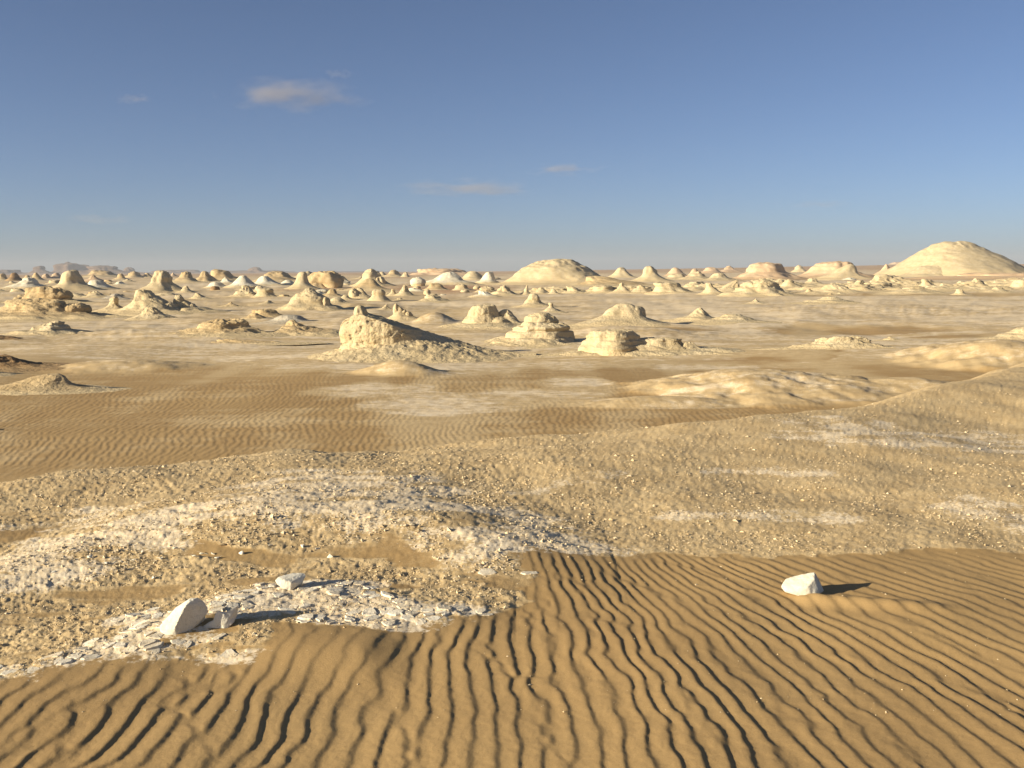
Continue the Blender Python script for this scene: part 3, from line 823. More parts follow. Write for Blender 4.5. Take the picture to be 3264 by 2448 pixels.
mound(LM, 'flat-topped mound with a dark right end and undercut ledge, near centre', 'mound', 1424, 1716, 1050, 964, None, 'cream', dr=0.65, crag=0.3, rough=0.7,
      extra=[(0, 0, 1, 1, 0, .56, 'hill'), (-.20, 0, .50, .6, .10, .88, 'mesa'), (.28, .1, .50, .5, .08, .66, 'hill')])
mound(BO, 'round white boulder with a black right side on the white flat', 'boulder', 1308, 1356, 910, 883, 'boulder', 'white', dr=0.8, crag=0.8)
mound(LM, 'long low white mound right of the round white boulder', 'mound', 1350, 1500, 909, 866, 'hill', 'white', peak=1432, dr=0.6, rough=0.7)
mound(BO, 'turtle-shaped grey hump on the reddish plain below the long white mound', 'rock', 1360, 1420, 925, 901, 'dome', 'tan', peak=1386, dr=0.8, crag=0.4)
mound(LM, 'white bell-shaped rock with a black right side left of the great pale dome', 'rock', 1516, 1590, 905, 866, 'bell', 'white', peak=1560, dr=0.9, extra=[(.35, .1, .42, .6, .2, .78, 'dome')])
mound(LM, 'pale hump behind and left of the white bell-shaped rock', 'hump', 1468, 1545, 892, 866, 'dome', 'cream', dr=0.7)
mound(LM, 'long pinkish ridge with a dark notch on the skyline at centre', 'ridge', 1296, 1520, 878, 855, 'mesa', 'pink', peak=1395, dr=0.5)
mound(LM, 'tan pyramid-like hill on the skyline right of the stacked boulders', 'hill', 1226, 1286, 883, 858, 'hill', 'tan', peak=1254, dr=0.9)
for (a, b, yb, yt, pr, lab) in [
        (1280, 1306, 883, 867, 'dome', 'tiny tan dome at the right foot of the pyramid-like skyline hill'),
        (1204, 1232, 881, 866, 'dome', 'tiny cream dome peeping out right of the stacked boulder tower'),
        (1074, 1108, 897, 879, 'dome', 'small cream dome right of the big cracked boulder'),
        (940, 1010, 888, 863, 'dome', 'cream dome top showing behind the egg-shaped mound')]:
    mound(LM, lab, 'dome', a, b, yb, yt, pr, 'cream', dr=0.9)
for (a, b, yb, yt, pr, lab) in [
        (1264, 1316, 944, 909, 'pile', 'craggy cluster of small rocks on the reddish plain at centre'),
        (1236, 1268, 944, 922, 'pile', 'small spiky rock left of the craggy cluster on the reddish plain'),
        (1316, 1342, 921, 911, 'boulder', 'tiny dark block behind the craggy cluster'),
        (1350, 1373, 938, 922, 'boulder', 'small upright stone below the turtle-shaped hump'),
        (1448, 1496, 926, 906, 'ledge', 'square pale block with dark right side on the reddish plain'),
        (1468, 1496, 932, 923, 'boulder', 'tiny pale block in front of the square pale block'),
        (1508, 1532, 922, 910, 'boulder', 'tiny stone right of the square pale block'),
        (1522, 1586, 932, 914, 'ledge', 'low pale slab left of the big yellow lump at centre'),
        (1566, 1648, 941, 910, 'pile', 'big yellow lump at the left foot of the great pale dome')]:
    mound(RO, lab, 'rock', a, b, yb, yt, pr, 'cream', dr=0.8, crag=1.4, rough=1.3)
mound(LM, 'low mound with a rough crown of stones at centre, above the flat-topped mound', 'mound', 1334, 1432, 963, 935, 'crown', 'cream', peak=1374, dr=0.8, crag=1.4)
mound(CC, 'very low pale cone left of the stone-crowned mound', 'cone', 1248, 1300, 959, 947, 'cone', 'cream', dr=0.8)
mound(RO, 'mushroom rock: round head balanced on a layered pedestal', 'rock', 1650, 1756, 980, 932, 'cone', 'cream', peak=1699, dr=0.8, crag=0.8, extra=[(-.04, 0, .36, .42, .46, .56, 'boulder'), (.05, 0, .42, .5, .18, .34, 'ledge')])
mound(CC, 'thin cone with a tiny knob and a thin curved shadow right of the mushroom rock', 'cone', 1722, 1792, 997, 961, 'knob', 'cream', peak=1754, dr=0.9, crag=0.8)
mound(LM, 'great pale dome on the skyline right of centre, highest after the far right one', 'dome', 1600, 1950, 908, 831, 'bigdome', 'cream', peak=1772, dr=0.75, rough=0.5, crust=0.4, lobes=0.06, crag=0.35, res=1.2)
mound(LM, 'grey sandy apron at the right foot of the great pale dome', 'apron', 1830, 2090, 912, 880, 'hill', 'tan', peak=1890, dr=0.6, rough=0.5)
# --- terraces in the middle
mound(RO, 'layered terrace mound with a lumpy head, centre right behind the flat ledge', 'mound', 1556, 1880, 1102, 989, None, 'cream', dr=0.7, crag=0.5, strata=9, rough=0.8,
      extra=[(0, 0, 1, 1, 0, .52, 'hill'), (.05, 0, .72, .75, .16, .50, 'ledge'), (.04, .1, .34, .42, .60, .40, 'boulder')])
mound(LM, 'smooth bright mound with a rough dark crown at right and a thin shadow', 'mound', 1850, 2116, 1042, 961, 'hill', 'cream', peak=1988, dr=0.7, rough=0.5, crust=0.3,
      extra=[(.26, .05, .34, .45, .28, .62, 'boulder')])
mound(RO, 'long flat ledge of layered rock with a rounded left nose, right of the terrace mound', 'ledge', 1826, 2390, 1136, 1042, None, 'cream', dr=0.34, rough=0.7, crag=0.5, strata=8,
      extra=[(0, 0, 1, 1, 0, .50, 'hill', -.35), (-.55, .05, .46, .9, .04, .96, 'mesa'), (-.05, .1, .50, .55, .04, .60, 'mesa'), (.3, .05, .3, .4, .03, .45, 'pile')])
mound(CC, 'sharp-tipped dark-topped cone at right of centre on the open plain', 'cone', 2160, 2292, 1024, 976, 'cone', 'cream', peak=2228, dr=0.85, crag=0.7)
mound(CC, 'wide low cone with a dotted tip right of the dark-topped cone', 'cone', 2244, 2428, 1030, 996, 'hill', 'cream', peak=2336, dr=0.75, rough=0.5)
# --- right field, first rank
for (a, b, yb, yt, pr, pk, lab) in [
        (1590, 1634, 941, 912, 'pile', 1606, 'pale rock under the left edge of the great pale dome'),
        (1656, 1696, 940, 909, 'cone', 1680, 'dark-edged rock fin below the great pale dome'),
        (1700, 1750, 936, 914, 'hill', None, 'low pale hump in the middle below the great pale dome'),
        (1746, 1782, 938, 920, 'pile', None, 'cracked stone right of the low hump below the great dome'),
        (1798, 1874, 936, 912, 'crown', 1815, 'pale stepped rock with a small curved shadow below the great dome'),
        (1880, 1965, 934, 910, 'ledge', None, 'tilted pale slab below the right end of the great dome'),
        (1950, 2012, 938, 899, 'cone', 1982, 'pointed rock below the apron of the great dome'),
        (2004, 2080, 934, 908, 'pile', None, 'row of low rough rocks right of the pointed rock'),
        (2084, 2192, 935, 898, 'ledge', 2120, 'broad pale layered block on the right plain edge'),
        (2182, 2250, 925, 898, 'dome', 2212, 'pale dome with a black hollow at its left foot'),
        (2238, 2300, 938, 902, 'crown', 2258, 'small steep cone right of the pale dome with the black hollow'),
        (2272, 2372, 933, 894, 'pile', 2345, 'lumpy pale bank left of the pitted mound'),
        (2556, 2606, 936, 919, 'cone', 2578, 'small bright cone right of the pitted mound'),
        (2600, 2736, 935, 899, 'hill', 2655, 'greenish grey hill with a dark pitted left shoulder'),
        (2700, 2780, 925, 890, 'pile', None, 'pale blocks between the greenish hill and the long low bank'),
        (2750, 2850, 925, 900, 'ledge', None, 'flat pale terrace with a dark crack left of the long low bank'),
        (2540, 2640, 912, 886, 'pile', None, 'jumbled pale rocks under the pink flat-topped hill'),
        (2480, 2560, 922, 890, 'pile', 2510, 'dark-tipped rock just right of the pitted mound'),
        (2925, 2988, 918, 891, 'crown', 2945, 'notched pale rock below the left side of the great far-right mound'),
        (2986, 3022, 919, 903, 'pile', None, 'tiny pale rock below the middle of the great far-right mound'),
        (3036, 3090, 914, 895, 'hill', None, 'low pale hump left of the chick-shaped rock'),
        (3160, 3202, 911, 891, 'cone', 3180, 'small pale cone right of the chick-shaped rock'),
        (3208, 3310, 924, 892, 'mesa', None, 'flat pale block at the right edge under the great far-right mound'),
        (3140, 3220, 932, 914, 'hill', None, 'low sandy hump between the chick-shaped rock and the right edge')]:
    mound(RO, lab, 'rock', a, b, yb, yt, pr, 'cream', peak=pk, dr=0.8, crag=1.1, rough=1.1)
mound(LM, 'pitted yellow mound with a stubby right end and short black shadow, right field', 'mound', 2336, 2518, 945, 896, 'dome', 'cream', peak=2412, dr=0.7, crag=1.4, rough=1.1)
mound(CC, 'small bright cone on the plain in front of the pitted yellow mound', 'cone', 2374, 2446, 969, 950, 'cone', 'cream', peak=2408, dr=0.8)
mound(LM, 'low dome with a dark tuft of stones at right, alone on the right plain', 'dome', 2560, 2730, 969, 941, 'hill', 'cream', peak=2650, dr=0.6, rough=0.7)
mound(LM, 'long low pale bank under the left part of the great far-right mound', 'bank', 2822, 3000, 938, 911, 'hill', 'cream', dr=0.5, rough=0.5)
mound(CC, 'little bright pointed cone on the plain, lowest under the great far-right mound', 'cone', 3036, 3080, 941, 920, 'bell', 'cream', dr=0.9)
mound(RO, 'chick-shaped rock with a small round head, under the great far-right mound', 'rock', 3070, 3160, 924, 888, 'hill', 'cream', peak=3112, dr=0.8, extra=[(-.15, 0, .17, .25, .5, .55, 'boulder')])
# --- pale banks tying the right rank together
for (a, b, yb, yt, pk, lab) in [
        (1630, 1920, 934, 916, 1760, 'long low pale bank running under the great pale dome'),
        (1890, 2140, 932, 908, 2030, 'low pale bank right below the apron of the great dome'),
        (2080, 2420, 928, 902, 2240, 'wide pale bank behind the layered block of the right plain edge'),
        (2300, 2620, 918, 892, 2470, 'pale bank behind the pitted yellow mound'),
        (2540, 2880, 928, 898, 2700, 'wide pale bank behind the greenish grey hill'),
        (2700, 3000, 914, 888, 2830, 'pale rubble bank at the left toe of the great far-right mound'),
        (2920, 3260, 926, 902, 3060, 'wide pale bank behind the chick-shaped rock'),
        (3060, 3420, 916, 890, 3250, 'pale bank at the right edge under the red terrace')]:
    mound('chalk_bank', lab, 'bank', a, b, yb, yt, 'hill', 'cream', peak=pk, dr=0.35, crag=1.6, rough=1.6, lobes=0.3)
# --- right skyline
mound(LM, 'highest great pale mound at the far right of the skyline', 'mound', 2785, 3305, 884, 768, 'peak', 'cream', peak=3034, dr=0.7, rough=0.38, crust=0.3, lobes=0.05, crag=0.22, strata=4, res=1.3, extra=[(-.40, -.45, .40, .4, 0, .36, 'dome')])
mound(LM, 'brown-red terrace at the foot of the great far-right mound', 'terrace', 2960, 3480, 890, 868, 'mesa', 'pink', dr=0.25, rough=0.7)
mound(CC, 'smooth pink cone left of the great far-right mound', 'cone', 2780, 2862, 880, 841, 'cone', 'pink', peak=2824, dr=0.9, rough=0.4)
mound(LM, 'pink flat-topped hill on the right skyline with a pale cone leaning on it', 'hill', 2538, 2752, 889, 835, 'mesa', 'pink', peak=2660, dr=0.7, rough=0.7)
mound(CC, 'pale cone leaning on the front of the pink flat-topped hill', 'cone', 2608, 2752, 890, 841, 'hill', 'cream', peak=2710, dr=0.5, rough=0.5)
mound(LM, 'flat-topped pinkish hill with a pale lip left of the lone skyline boulder', 'hill', 2352, 2540, 893, 837, 'mesa', 'pink', peak=2440, dr=0.7, rough=0.8)
mound(BO, 'lone round boulder on the right skyline between two flat-topped hills', 'boulder', 2528, 2566, 869, 845, 'dome', 'cream', dr=0.9)
for (a, b, yb, yt, pr, mt, lab) in [
        (1948, 2012, 885, 853, 'dome', 'cream', 'cream dome just right of the great pale dome on the skyline'),
        (2024, 2118, 897, 848, 'bell', 'cream', 'steep two-step cone with a pinkish tip on the skyline'),
        (2124, 2182, 878, 853, 'dome', 'pink', 'pink dome right of the steep two-step cone'),
        (2112, 2196, 892, 873, 'mesa', 'cream', 'low pale terrace in front of the pink skyline dome'),
        (2174, 2274, 892, 866, 'hill', 'cream', 'broad pale cone right of the low pale terrace'),
        (2242, 2340, 895, 868, 'hill', 'cream', 'broad pale cone with a small bump, nearest the right flat-topped hill'),
        (2236, 2296, 872, 851, 'dome', 'pink', 'pink hump on the skyline above the broad pale cones'),
        (2286, 2360, 871, 847, 'hill', 'pink', 'higher pink hump left of the first flat-topped hill'),
        (2196, 2232, 868, 856, 'dome', 'pink', 'tiny pink dome on the skyline between larger humps'),
        (2830, 2890, 852, 835, 'dome', 'pink', 'distant pink dome peeping between the pink cone and the great mound')]:
    mound(LM, lab, 'hill', a, b, yb, yt, pr, mt, dr=0.9, rough=0.7)
# --- many small bumps far out
rb = np.random.RandomState(9)
for i in range(70):
    px = rb.uniform(-40, 3300)
    yb = rb.uniform(884, 950) - 12 * (px - 1632) / 1632
    w = rb.uniform(9, 30) * (0.5 + (yb - 860) / 90)
    hh = w * rb.uniform(.22, .55)
    mound('chalk_bump', 'tiny pale chalk bump among the far outcrops towards the horizon', 'bump', px - w, px + w, yb, yb - hh,
          ['cone', 'hill', 'pile', 'dome', 'crown', 'ledge'][rb.randint(6)], ['cream', 'cream', 'tan', 'white'][rb.randint(4)], peak=px + rb.uniform(-.4, .4) * w, dr=0.8, crag=0.8, rough=1.2,
          group='tiny chalk bumps near the horizon')
# --- right middle ground
mound(LM, 'tan mound cut by the right edge above the near right ridge', 'mound', 3190, 3400, 1082, 1037, 'dome', 'cream', dr=0.7, rough=0.9)
mound(RO, 'low broken row of pale slabs on the right plain, level with the flat ledge nose', 'ledge', 2536, 2810, 1112, 1072, 'mesa', 'cream', peak=2690, dr=0.28, rough=1.2, crag=1.3)
mound(BO, 'small black stone on the crest of the rise near the right edge', 'stone', 3152, 3180, 1096, 1080, 'boulder', 'brown', dr=0.7)
mound(RO, 'tiny dark-tipped slab right of the low broken row of pale slabs', 'slab', 2800, 2876, 1086, 1072, 'hill', 'cream', dr=0.5, crag=1.0)


def build_wedge_rock():
    """big wedge-shaped rock: steep pitted front, knob head at its left end, long tail to the right"""
    xs = np.arange(-8.6, 0.9, 0.030)
    ss = np.concatenate([np.linspace(-2.6, -.35, 22), np.linspace(-.34, -.02, 14), np.linspace(0, .22, 44), np.linspace(.24, 1.0, 24), np.linspace(1.05, 2.2, 24), np.linspace(2.3, 4.4, 12)])
    x1 = xs
    n1 = fbm2(x1 / 0.55, x1 * 0 + .3, 3, 201)
    f1 = np.interp(x1, [-6.2, -5.6, -4.5, -3.8, -3.4, -2, -0.6], [34.05, 33.66, 33.52, 33.60, 33.75, 34.2, 34.5])
    f1 = np.convolve(np.pad(f1, 12, mode='edge'), np.hanning(27)[1:-1] / np.hanning(27).sum(), mode='valid') + 0.05 * n1
    X = np.repeat(xs[:, None], len(ss), 1)
    S = np.repeat(ss[None, :], len(xs), 0)
    Y = f1[:, None] + S
    nx = fbm2(X / 0.55, Y / 0.55, 3, 201)
    gz = plain_z(np.array([-4.3]), np.array([34.5]))[0]
    r = np.hypot((X + 4.3) / np.where(X < -4.3, 3.5, 4.9), (Y - 34.7) / np.where(Y < 34.7, 3.7, 3.6))
    sk = 0.80 * np.clip(1 - (r + 0.05 * nx - .12) / .9, 0, 1) ** 1.35 - 0.05
    sk = np.minimum(sk, 0.68 + 0.1 * sk)
    hr = np.interp(X + 0.02 * nx, [-6.25, -6.08, -5.98, -5.85, -5.5, -5.2, -4.6, -3.8, -3.0, -2.2, -1.4, -0.6], [0, .5, 1.1, 1.36, 1.56, 1.58, 1.40, 1.10, .84, .62, .42, .18])
    rise = np.interp(X, [-6, -4.0, -3.6, -3.2, -1], [.20, .20, .40, .9, .8])
    fr = smooth(0, 1, S / rise) * 0.35 + 0.65 * np.clip(S / rise, 0, 1)
    back = np.interp(X, [-6.2, -5.5, -3.6, -1], [34.9, 35.3, 35.5, 35.4])
    bk = 1 - smooth(-0.8, 0.15, Y - back)
    rock = fr * bk
    h = np.maximum(hr + 0.10 * (Y - 34.4) * smooth(-6, -5, X), 0)
    Z = sk + np.maximum(h - sk, 0) * rock
    inside = smooth(0.02, 0.3, rock) * smooth(0.1, 0.5, Z)
    cliff = smooth(-.05, .02, S) * (1 - smooth(.22, .6, S)) * (1 - smooth(-3.8, -3.3, X)) * smooth(.0, .1, rock)
    P3 = (X / 0.75, Z / 0.45, Y * 0.4)
    bulge = fbm3(*P3, 4, 215, .5)
    pits = 0.8 * smooth(0.52, 0.85, fbm3(X / 0.20, Z / 0.13, Y * 0.5, 3, 211, .6))
    seam = noise3(X * 0.25, Y * 0.25, Z * 8.5 + 0.5 * nx, 219)
    Yd = Y - cliff * (0.055 * bulge - 0.055 * pits + 0.03 * seam + 0.08 * np.sin(np.clip((Z - .55) / .9, 0, 1) * 3.1))
    Xd = X - 0.10 * smooth(-5.4, -5.9, X) * inside * fbm3(Y / 0.35, Z / 0.30, X * 0.4, 4, 221)
    Z = Z + inside * (1 - 0.8 * cliff) * 0.022 * fbm2(X / 0.22, Y / 0.22, 4, 223, .6) + 0.014 * fbm2(X / 0.2, Y / 0.2, 3, 227, .6) * smooth(0, .2, sk)
    led = (np.floor(Z / 0.10) + smooth(0.3, 1.0, Z / 0.10 - np.floor(Z / 0.10))) * 0.10
    Z = np.where((S < 0) & (X < -3.2), Z + (led - Z) * 0.3 * smooth(.1, .25, sk) * smooth(-3.2, -3.8, X), Z)
    V = np.stack([Xd, Yd, Z], -1).reshape(-1, 3)
    n0, n1 = X.shape
    idx = np.arange(n0 * n1).reshape(n0, n1)
    F = np.stack([idx[:-1, :-1], idx[1:, :-1], idx[1:, 1:], idx[:-1, 1:]], -1).reshape(-1, 4)
    skirt = (1 - inside) * smooth(-4.2, -3.2, X)
    skirt = np.maximum(skirt, (1 - smooth(.02, .35, sk)) * 0.9).reshape(-1)
    V2, F2, S2 = lathe('boulder', 0.24, 0.28, 0.44, 233, 1.0, -0.25, 0, 24, 36, 0.15, 0.6, 0, 0.2)
    V2 = V2 + np.array([-5.34, 34.30, 1.42])
    me = mesh_from('wedge_rock', np.concatenate([V, V2]), np.concatenate([F, F2 + len(V)]), MATS['cream'], True,
                   dict(skirt=np.concatenate([skirt, S2 * 0])))
    o = link('wedge_rock', me)
    o.location = (0, 0, gz)
    APRONS.append((-4.0, 34.7, 3.6, 2.6, 0.5, 0.7))
    return tag(o, 'big pitted wedge-shaped rock with a knob head and long shaded tail, left of centre', 'rock', 'weathered chalk outcrops across the plain')

build_wedge_rock()

# far escarpment in the haze, on the left
def mesa(label, x0, x1, yt, depth, prof='mesa', peak=None):
    SEED[0] += 7
    xm = (x0 + x1) / 2
    c = at_depth(xm, 866, depth)
    h = at_depth(xm, yt, depth)[2] - PLAIN
    hw = (x1 - x0) / 2 / FPX * depth
    lean = 0 if peak is None else (peak - xm) / ((x1 - x0) / 2)
    V, F, S = lathe(prof, hw, hw * 0.5, h, SEED[0], 1.2, lean, 0, 34, 90, 0.22, 0.6, 5, 0.5)
    o = link('mesa', mesh_from('mesa', V, F, MATS['mesa'], True, dict(skirt=S)))
    o.location = (c[0], depth, PLAIN - 0.5)
    tag(o, label, 'mesa', 'hazy mesas on the far left horizon')
mesa('low hazy mesa at the left edge of the horizon', -160, 118, 858, 2700)
mesa('hazy domed mesa left of the longest horizon mesa', 84, 172, 850, 2500, 'bell')
mesa('longest and highest hazy mesa with a level top on the left horizon', 140, 318, 841, 2600, 'mesa')
mesa('hazy round-topped mesa right of the longest horizon mesa', 245, 430, 846, 2400, 'bell', 320)
mesa('small hazy butte at the right end of the left mesa group', 380, 440, 851, 2900, 'bell')
mesa('very faint low escarpment between the left mesas and the castle-like mound', 430, 700, 863, 3300)
mesa('small hazy hump on the horizon above the tall smooth white cone', 770, 858, 853, 2800, 'hill')
mesa('very faint low escarpment left of the big cracked boulder', 640, 960, 863, 3400)
mesa('very faint low escarpment right of the big cracked boulder', 930, 1290, 865, 3500)
ground = build_ground()

def ground_z(x, y):
    return terrain(np.atleast_1d(np.float64(x)), np.atleast_1d(np.float64(y)))[0]

def on_ground(px, py):
    """world point where a sight line meets the near ground"""
    z = 0.0
    for _ in range(6):
        p = at(px, py, z)
        z = float(ground_z(p[0], p[1])[0])
    return np.array([p[0], p[1], z])

# ------------------------------------------------------------------ loose white rocks in front
def hull(bm, pts):
    vs = [bm.verts.new(p) for p in pts]
    r = bmesh.ops.convex_hull(bm, input=vs)
    bmesh.ops.delete(bm, geom=list({g for g in r['geom_interior'] + r['geom_unused'] if isinstance(g, bmesh.types.BMVert)}), context='VERTS')

def loose_rock(name, label, cat, base_px, hulls, seed, sink=3, amp=1.1, group='loose white rocks in front'):
    p = on_ground(*base_px)
    sc = float(np.dot(p - EYE, FWD)) / FPX
    bm = bmesh.new()
    for pts in hulls:
        hull(bm, pts)
    bmesh.ops.triangulate(bm, faces=bm.faces)
    bmesh.ops.bevel(bm, geom=list(bm.edges), offset=1.6, segments=1, affect='EDGES', profile=0.6)
    bmesh.ops.triangulate(bm, faces=bm.faces)
    for _ in range(3):
        lg = [e for e in bm.edges if e.calc_length() > 3.8]
        if lg: bmesh.ops.subdivide_edges(bm, edges=lg, cuts=1, use_grid_fill=False)
        bmesh.ops.triangulate(bm, faces=bm.faces)
    bm.normal_update()
    co = np.array([v.co[:] for v in bm.verts]); no = np.array([v.normal[:] for v in bm.verts])
    n = fbm3(co[:, 0] / 22 + seed, co[:, 1] / 22, co[:, 2] / 22, 4, seed, .55)
    pit = smooth(0.35, 0.7, fbm3(co[:, 0] / 9, co[:, 1] / 9, co[:, 2] / 9 + seed, 2, seed + 5))
    co = (co + no * (amp * n - 0.7 * pit)[:, None]) * sc
    for v, c in zip(bm.verts, co): v.co = c
    me = bpy.data.meshes.new(name)
    bm.to_mesh(me); bm.free()
    me.polygons.foreach_set('use_smooth', np.ones(len(me.polygons), bool))
    me.set_sharp_from_angle(angle=math.radians(26))
    me.materials.append(MATS['stone'])
    o = link(name, me)
    o.location = (p[0], p[1], p[2] - sink * sc)
    return tag(o, label, cat, group)

loose_rock('loose_rock', 'largest loose white rock, upright with a flat sunlit left face, front left', 'rock', (565, 2022),
    [[(-62, 15, 26), (-12, 40, 81), (26, 55, 102), (48, 60, 103), (64, 70, 90), (77, 75, 65), (72, 70, 45), (48, 50, 15), (20, 15, -4), (0, 0, -8), (-20, -5, -8), (-47, 0, 8),
      (23, 22, 88), (4, 5, 48), (-4, -3, 25), (-20, 80, 50), (20, 110, 70), (50, 100, 0), (0, 80, -10), (-40, 60, -5), (-58, 10, 8)]], 301)
loose_rock('loose_rock', 'small jagged two-pointed white rock in the shadow of the largest loose rock', 'rock', (700, 2003),
    [[(-20, 12, 38), (-9, 15, 59), (12, 14, 46), (45, 40, 30), (35, 15, 12), (16, 0, -6), (-17, -3, -6), (-28, 5, 10), (0, 60, -5), (30, 60, 0), (10, 50, 35)],
     [(-56, 10, 10), (-49, 0, 4), (-52, 14, -4), (-20, 0, -6), (-12, 12, 34), (-10, 35, 0), (5, 10, 5)],
     [(51, 45, 66), (8, 16, 48), (20, 8, 20), (46, 40, 28), (30, 60, 5), (12, 50, 10), (0, 30, 20), (14, 4, 0)]], 311, amp=1.0)
loose_rock('loose_rock', 'small flat-topped white rock above the two front left ones, casting a black shadow', 'rock', (918, 1882),
    [[(-45, 15, 24), (-36, 30, 32), (5, 62, 33), (40, 62, 33), (47, 55, 27), (38, 30, 12), (8, 0, -6), (-8, 0, -5), (-36, 8, 12), (10, 4, 20), (-14, 6, 27), (0, 60, -8), (30, 55, -8), (-25, 40, -6)]], 321, sink=-3)
loose_rock('loose_rock', 'white wedge-shaped rock alone on the rippled sand at right', 'rock', (2575, 1895),
    [[(-80, 25, 22), (-57, 48, 40), (-30, 55, 47), (35, 48, 62), (41, 48, 50), (50, 42, 33), (63, 32, 4), (42, 10, 4), (22, 0, -6), (-8, -3, -6), (-40, 2, 2), (-69, 10, 8),
      (27, 22, 49), (-1, 2, 29), (30, 14, 28), (-20, 95, 5), (30, 85, 5), (-60, 60, -5)]], 331, sink=5)
for i, (px, py, s) in enumerate([(288, 1777, 17), (338, 1797, 15), (388, 1790, 14), (423, 1788, 17), (487, 1844, 16), (204, 1777, 12), (174, 1820, 11), (592, 1810, 13), (512, 1782, 11), (616, 1777, 11),
                                 (696, 1780, 17), (681, 1765, 12), (1049, 1777, 17), (964, 1742, 17), (768, 1752, 19), (640, 1765, 10), (560, 1752, 11), (455, 1760, 12), (860, 1740, 15), (1010, 1750, 13)]):
    rs = np.random.RandomState(500 + i)
    pts = [tuple(v * s * 0.5 * np.array([1.2, 1.0, .8]) * rs.uniform(.7, 1.1)) for v in rs.normal(size=(14, 3)) / 1.6]
    loose_rock('pebble_stone', 'small angular pale stone lying on the sandy slope below the white chalk band', 'stone', (px, py), [pts], 340 + i, sink=-s * 0.12, amp=0.6, group='small stones below the chalk band')

# ------------------------------------------------------------------ cracked chalk plates round the rocks
def plate_material():
    k = NT('chalk_plate')
    pos = k.n('ShaderNodeNewGeometry').outputs['Position']
    n1, n2 = k.noise(pos, 9, 5, .6), k.noise(pos, 90, 5, .65)
    c = k.mix(k.ramp(n1, .3, .7), (0.76, 0.68, 0.53), (0.64, 0.52, 0.35))
    c = k.mix(k.math('MULTIPLY', k.ramp(n2, .45, .3), .7), c, (0.46, 0.34, 0.19))
    k.bsdf(c, .95, k.math('ADD', n2, n1), .6, .006)
    return k.m
MAT_P = plate_material()

def chalk_plates():
    rs = np.random.RandomState(77)
    sp = 0.066
    gx, gy = np.meshgrid(np.arange(-2.35, 0.25, sp), np.arange(3.45, 5.15, sp))
    P = np.stack([gx.ravel(), gy.ravel()], 1) + rs.uniform(-.62, .62, (gx.size, 2)) * sp
    P[:, 0] += 0.02 * np.sin(P[:, 1] * 9)
    z, chalk, sand, _ = terrain(P[:, 0], P[:, 1])
    drop = fbm2(P[:, 0] / 0.18, P[:, 1] / 0.18, 2, 401)
    keep = (rs.rand(len(P)) < .8) & (chalk > 0.42) & (sand < 0.45) & (drop > -0.30) & (P[:, 1] < 4.95 + 0.2 * P[:, 0])
    n = 0
    for i in np.nonzero(keep)[0]:
        d = np.hypot(*(P - P[i]).T)
        nb = np.argsort(d)[1:16]
        poly = [np.array(q) for q in ((-.12, -.12), (.12, -.12), (.12, .12), (-.12, .12))]
        for j in nb:
            v = P[j] - P[i]; L = np.hypot(*v); v = v / L; m = L / 2
            out = []
            for a, b in zip(poly, poly[1:] + poly[:1]):
                da, db = a @ v - m, b @ v - m
                if da <= 0: out.append(a)
                if (da < 0) != (db < 0): out.append(a + (b - a) * da / (da - db))
            poly = out
            if len(poly) < 3: break
        if len(poly) < 3: continue
        ring = []
        for a, b in zip(poly, poly[1:] + poly[:1]):
            if np.hypot(*(b - a)) < 0.012: continue
            ring.append(a + (b - a) * rs.uniform(.12, .35))
            ring.append(a + (b - a) * rs.uniform(.65, .88) + rs.normal(0, .003, 2))
        if len(ring) < 4: continue
        ring = np.array(ring) * rs.uniform(.70, 1.04)
        ring += rs.normal(0, .0032, ring.shape)
        m = len(ring)
        th = rs.uniform(.0006, .0058)
        zr = ground_z(P[i, 0] + ring[:, 0], P[i, 1] + ring[:, 1])
        tilt = rs.normal(0, .022, 2)
        gzr = zr - z[i]
        pl = np.polyfit(ring[:, 0], gzr, 1)[0], np.polyfit(ring[:, 1], gzr, 1)[0]
        zt = th + ring @ (np.clip(np.array(pl), -.35, .35) + tilt)
        V = [(a[0], a[1], min(g, t) - .02) for a, g, t in zip(ring, gzr, zt)]
        V += [(a[0] * .99, a[1] * .99, t - .0025) for a, t in zip(ring, zt)]
        V += [(a[0] * .88, a[1] * .88, t * .98 + rs.normal(0, .0008)) for a, t in zip(ring, zt)]
        V.append((0, 0, th + rs.normal(0, .001)))
        F = []
        for q in range(m):
            r = (q + 1) % m
            F += [(q, r, m + r, m + q), (m + q, m + r, 2 * m + r, 2 * m + q), (2 * m + q, 2 * m + r, 3 * m)]
        me = mesh_from('chalk_plate', np.array(V), F, MAT_P, False)
        o = link('chalk_plate', me, ground)
        o.location = (P[i, 0], P[i, 1], z[i])
        n += 1
        if n >= 300: break
    print('plates', n)
chalk_plates()

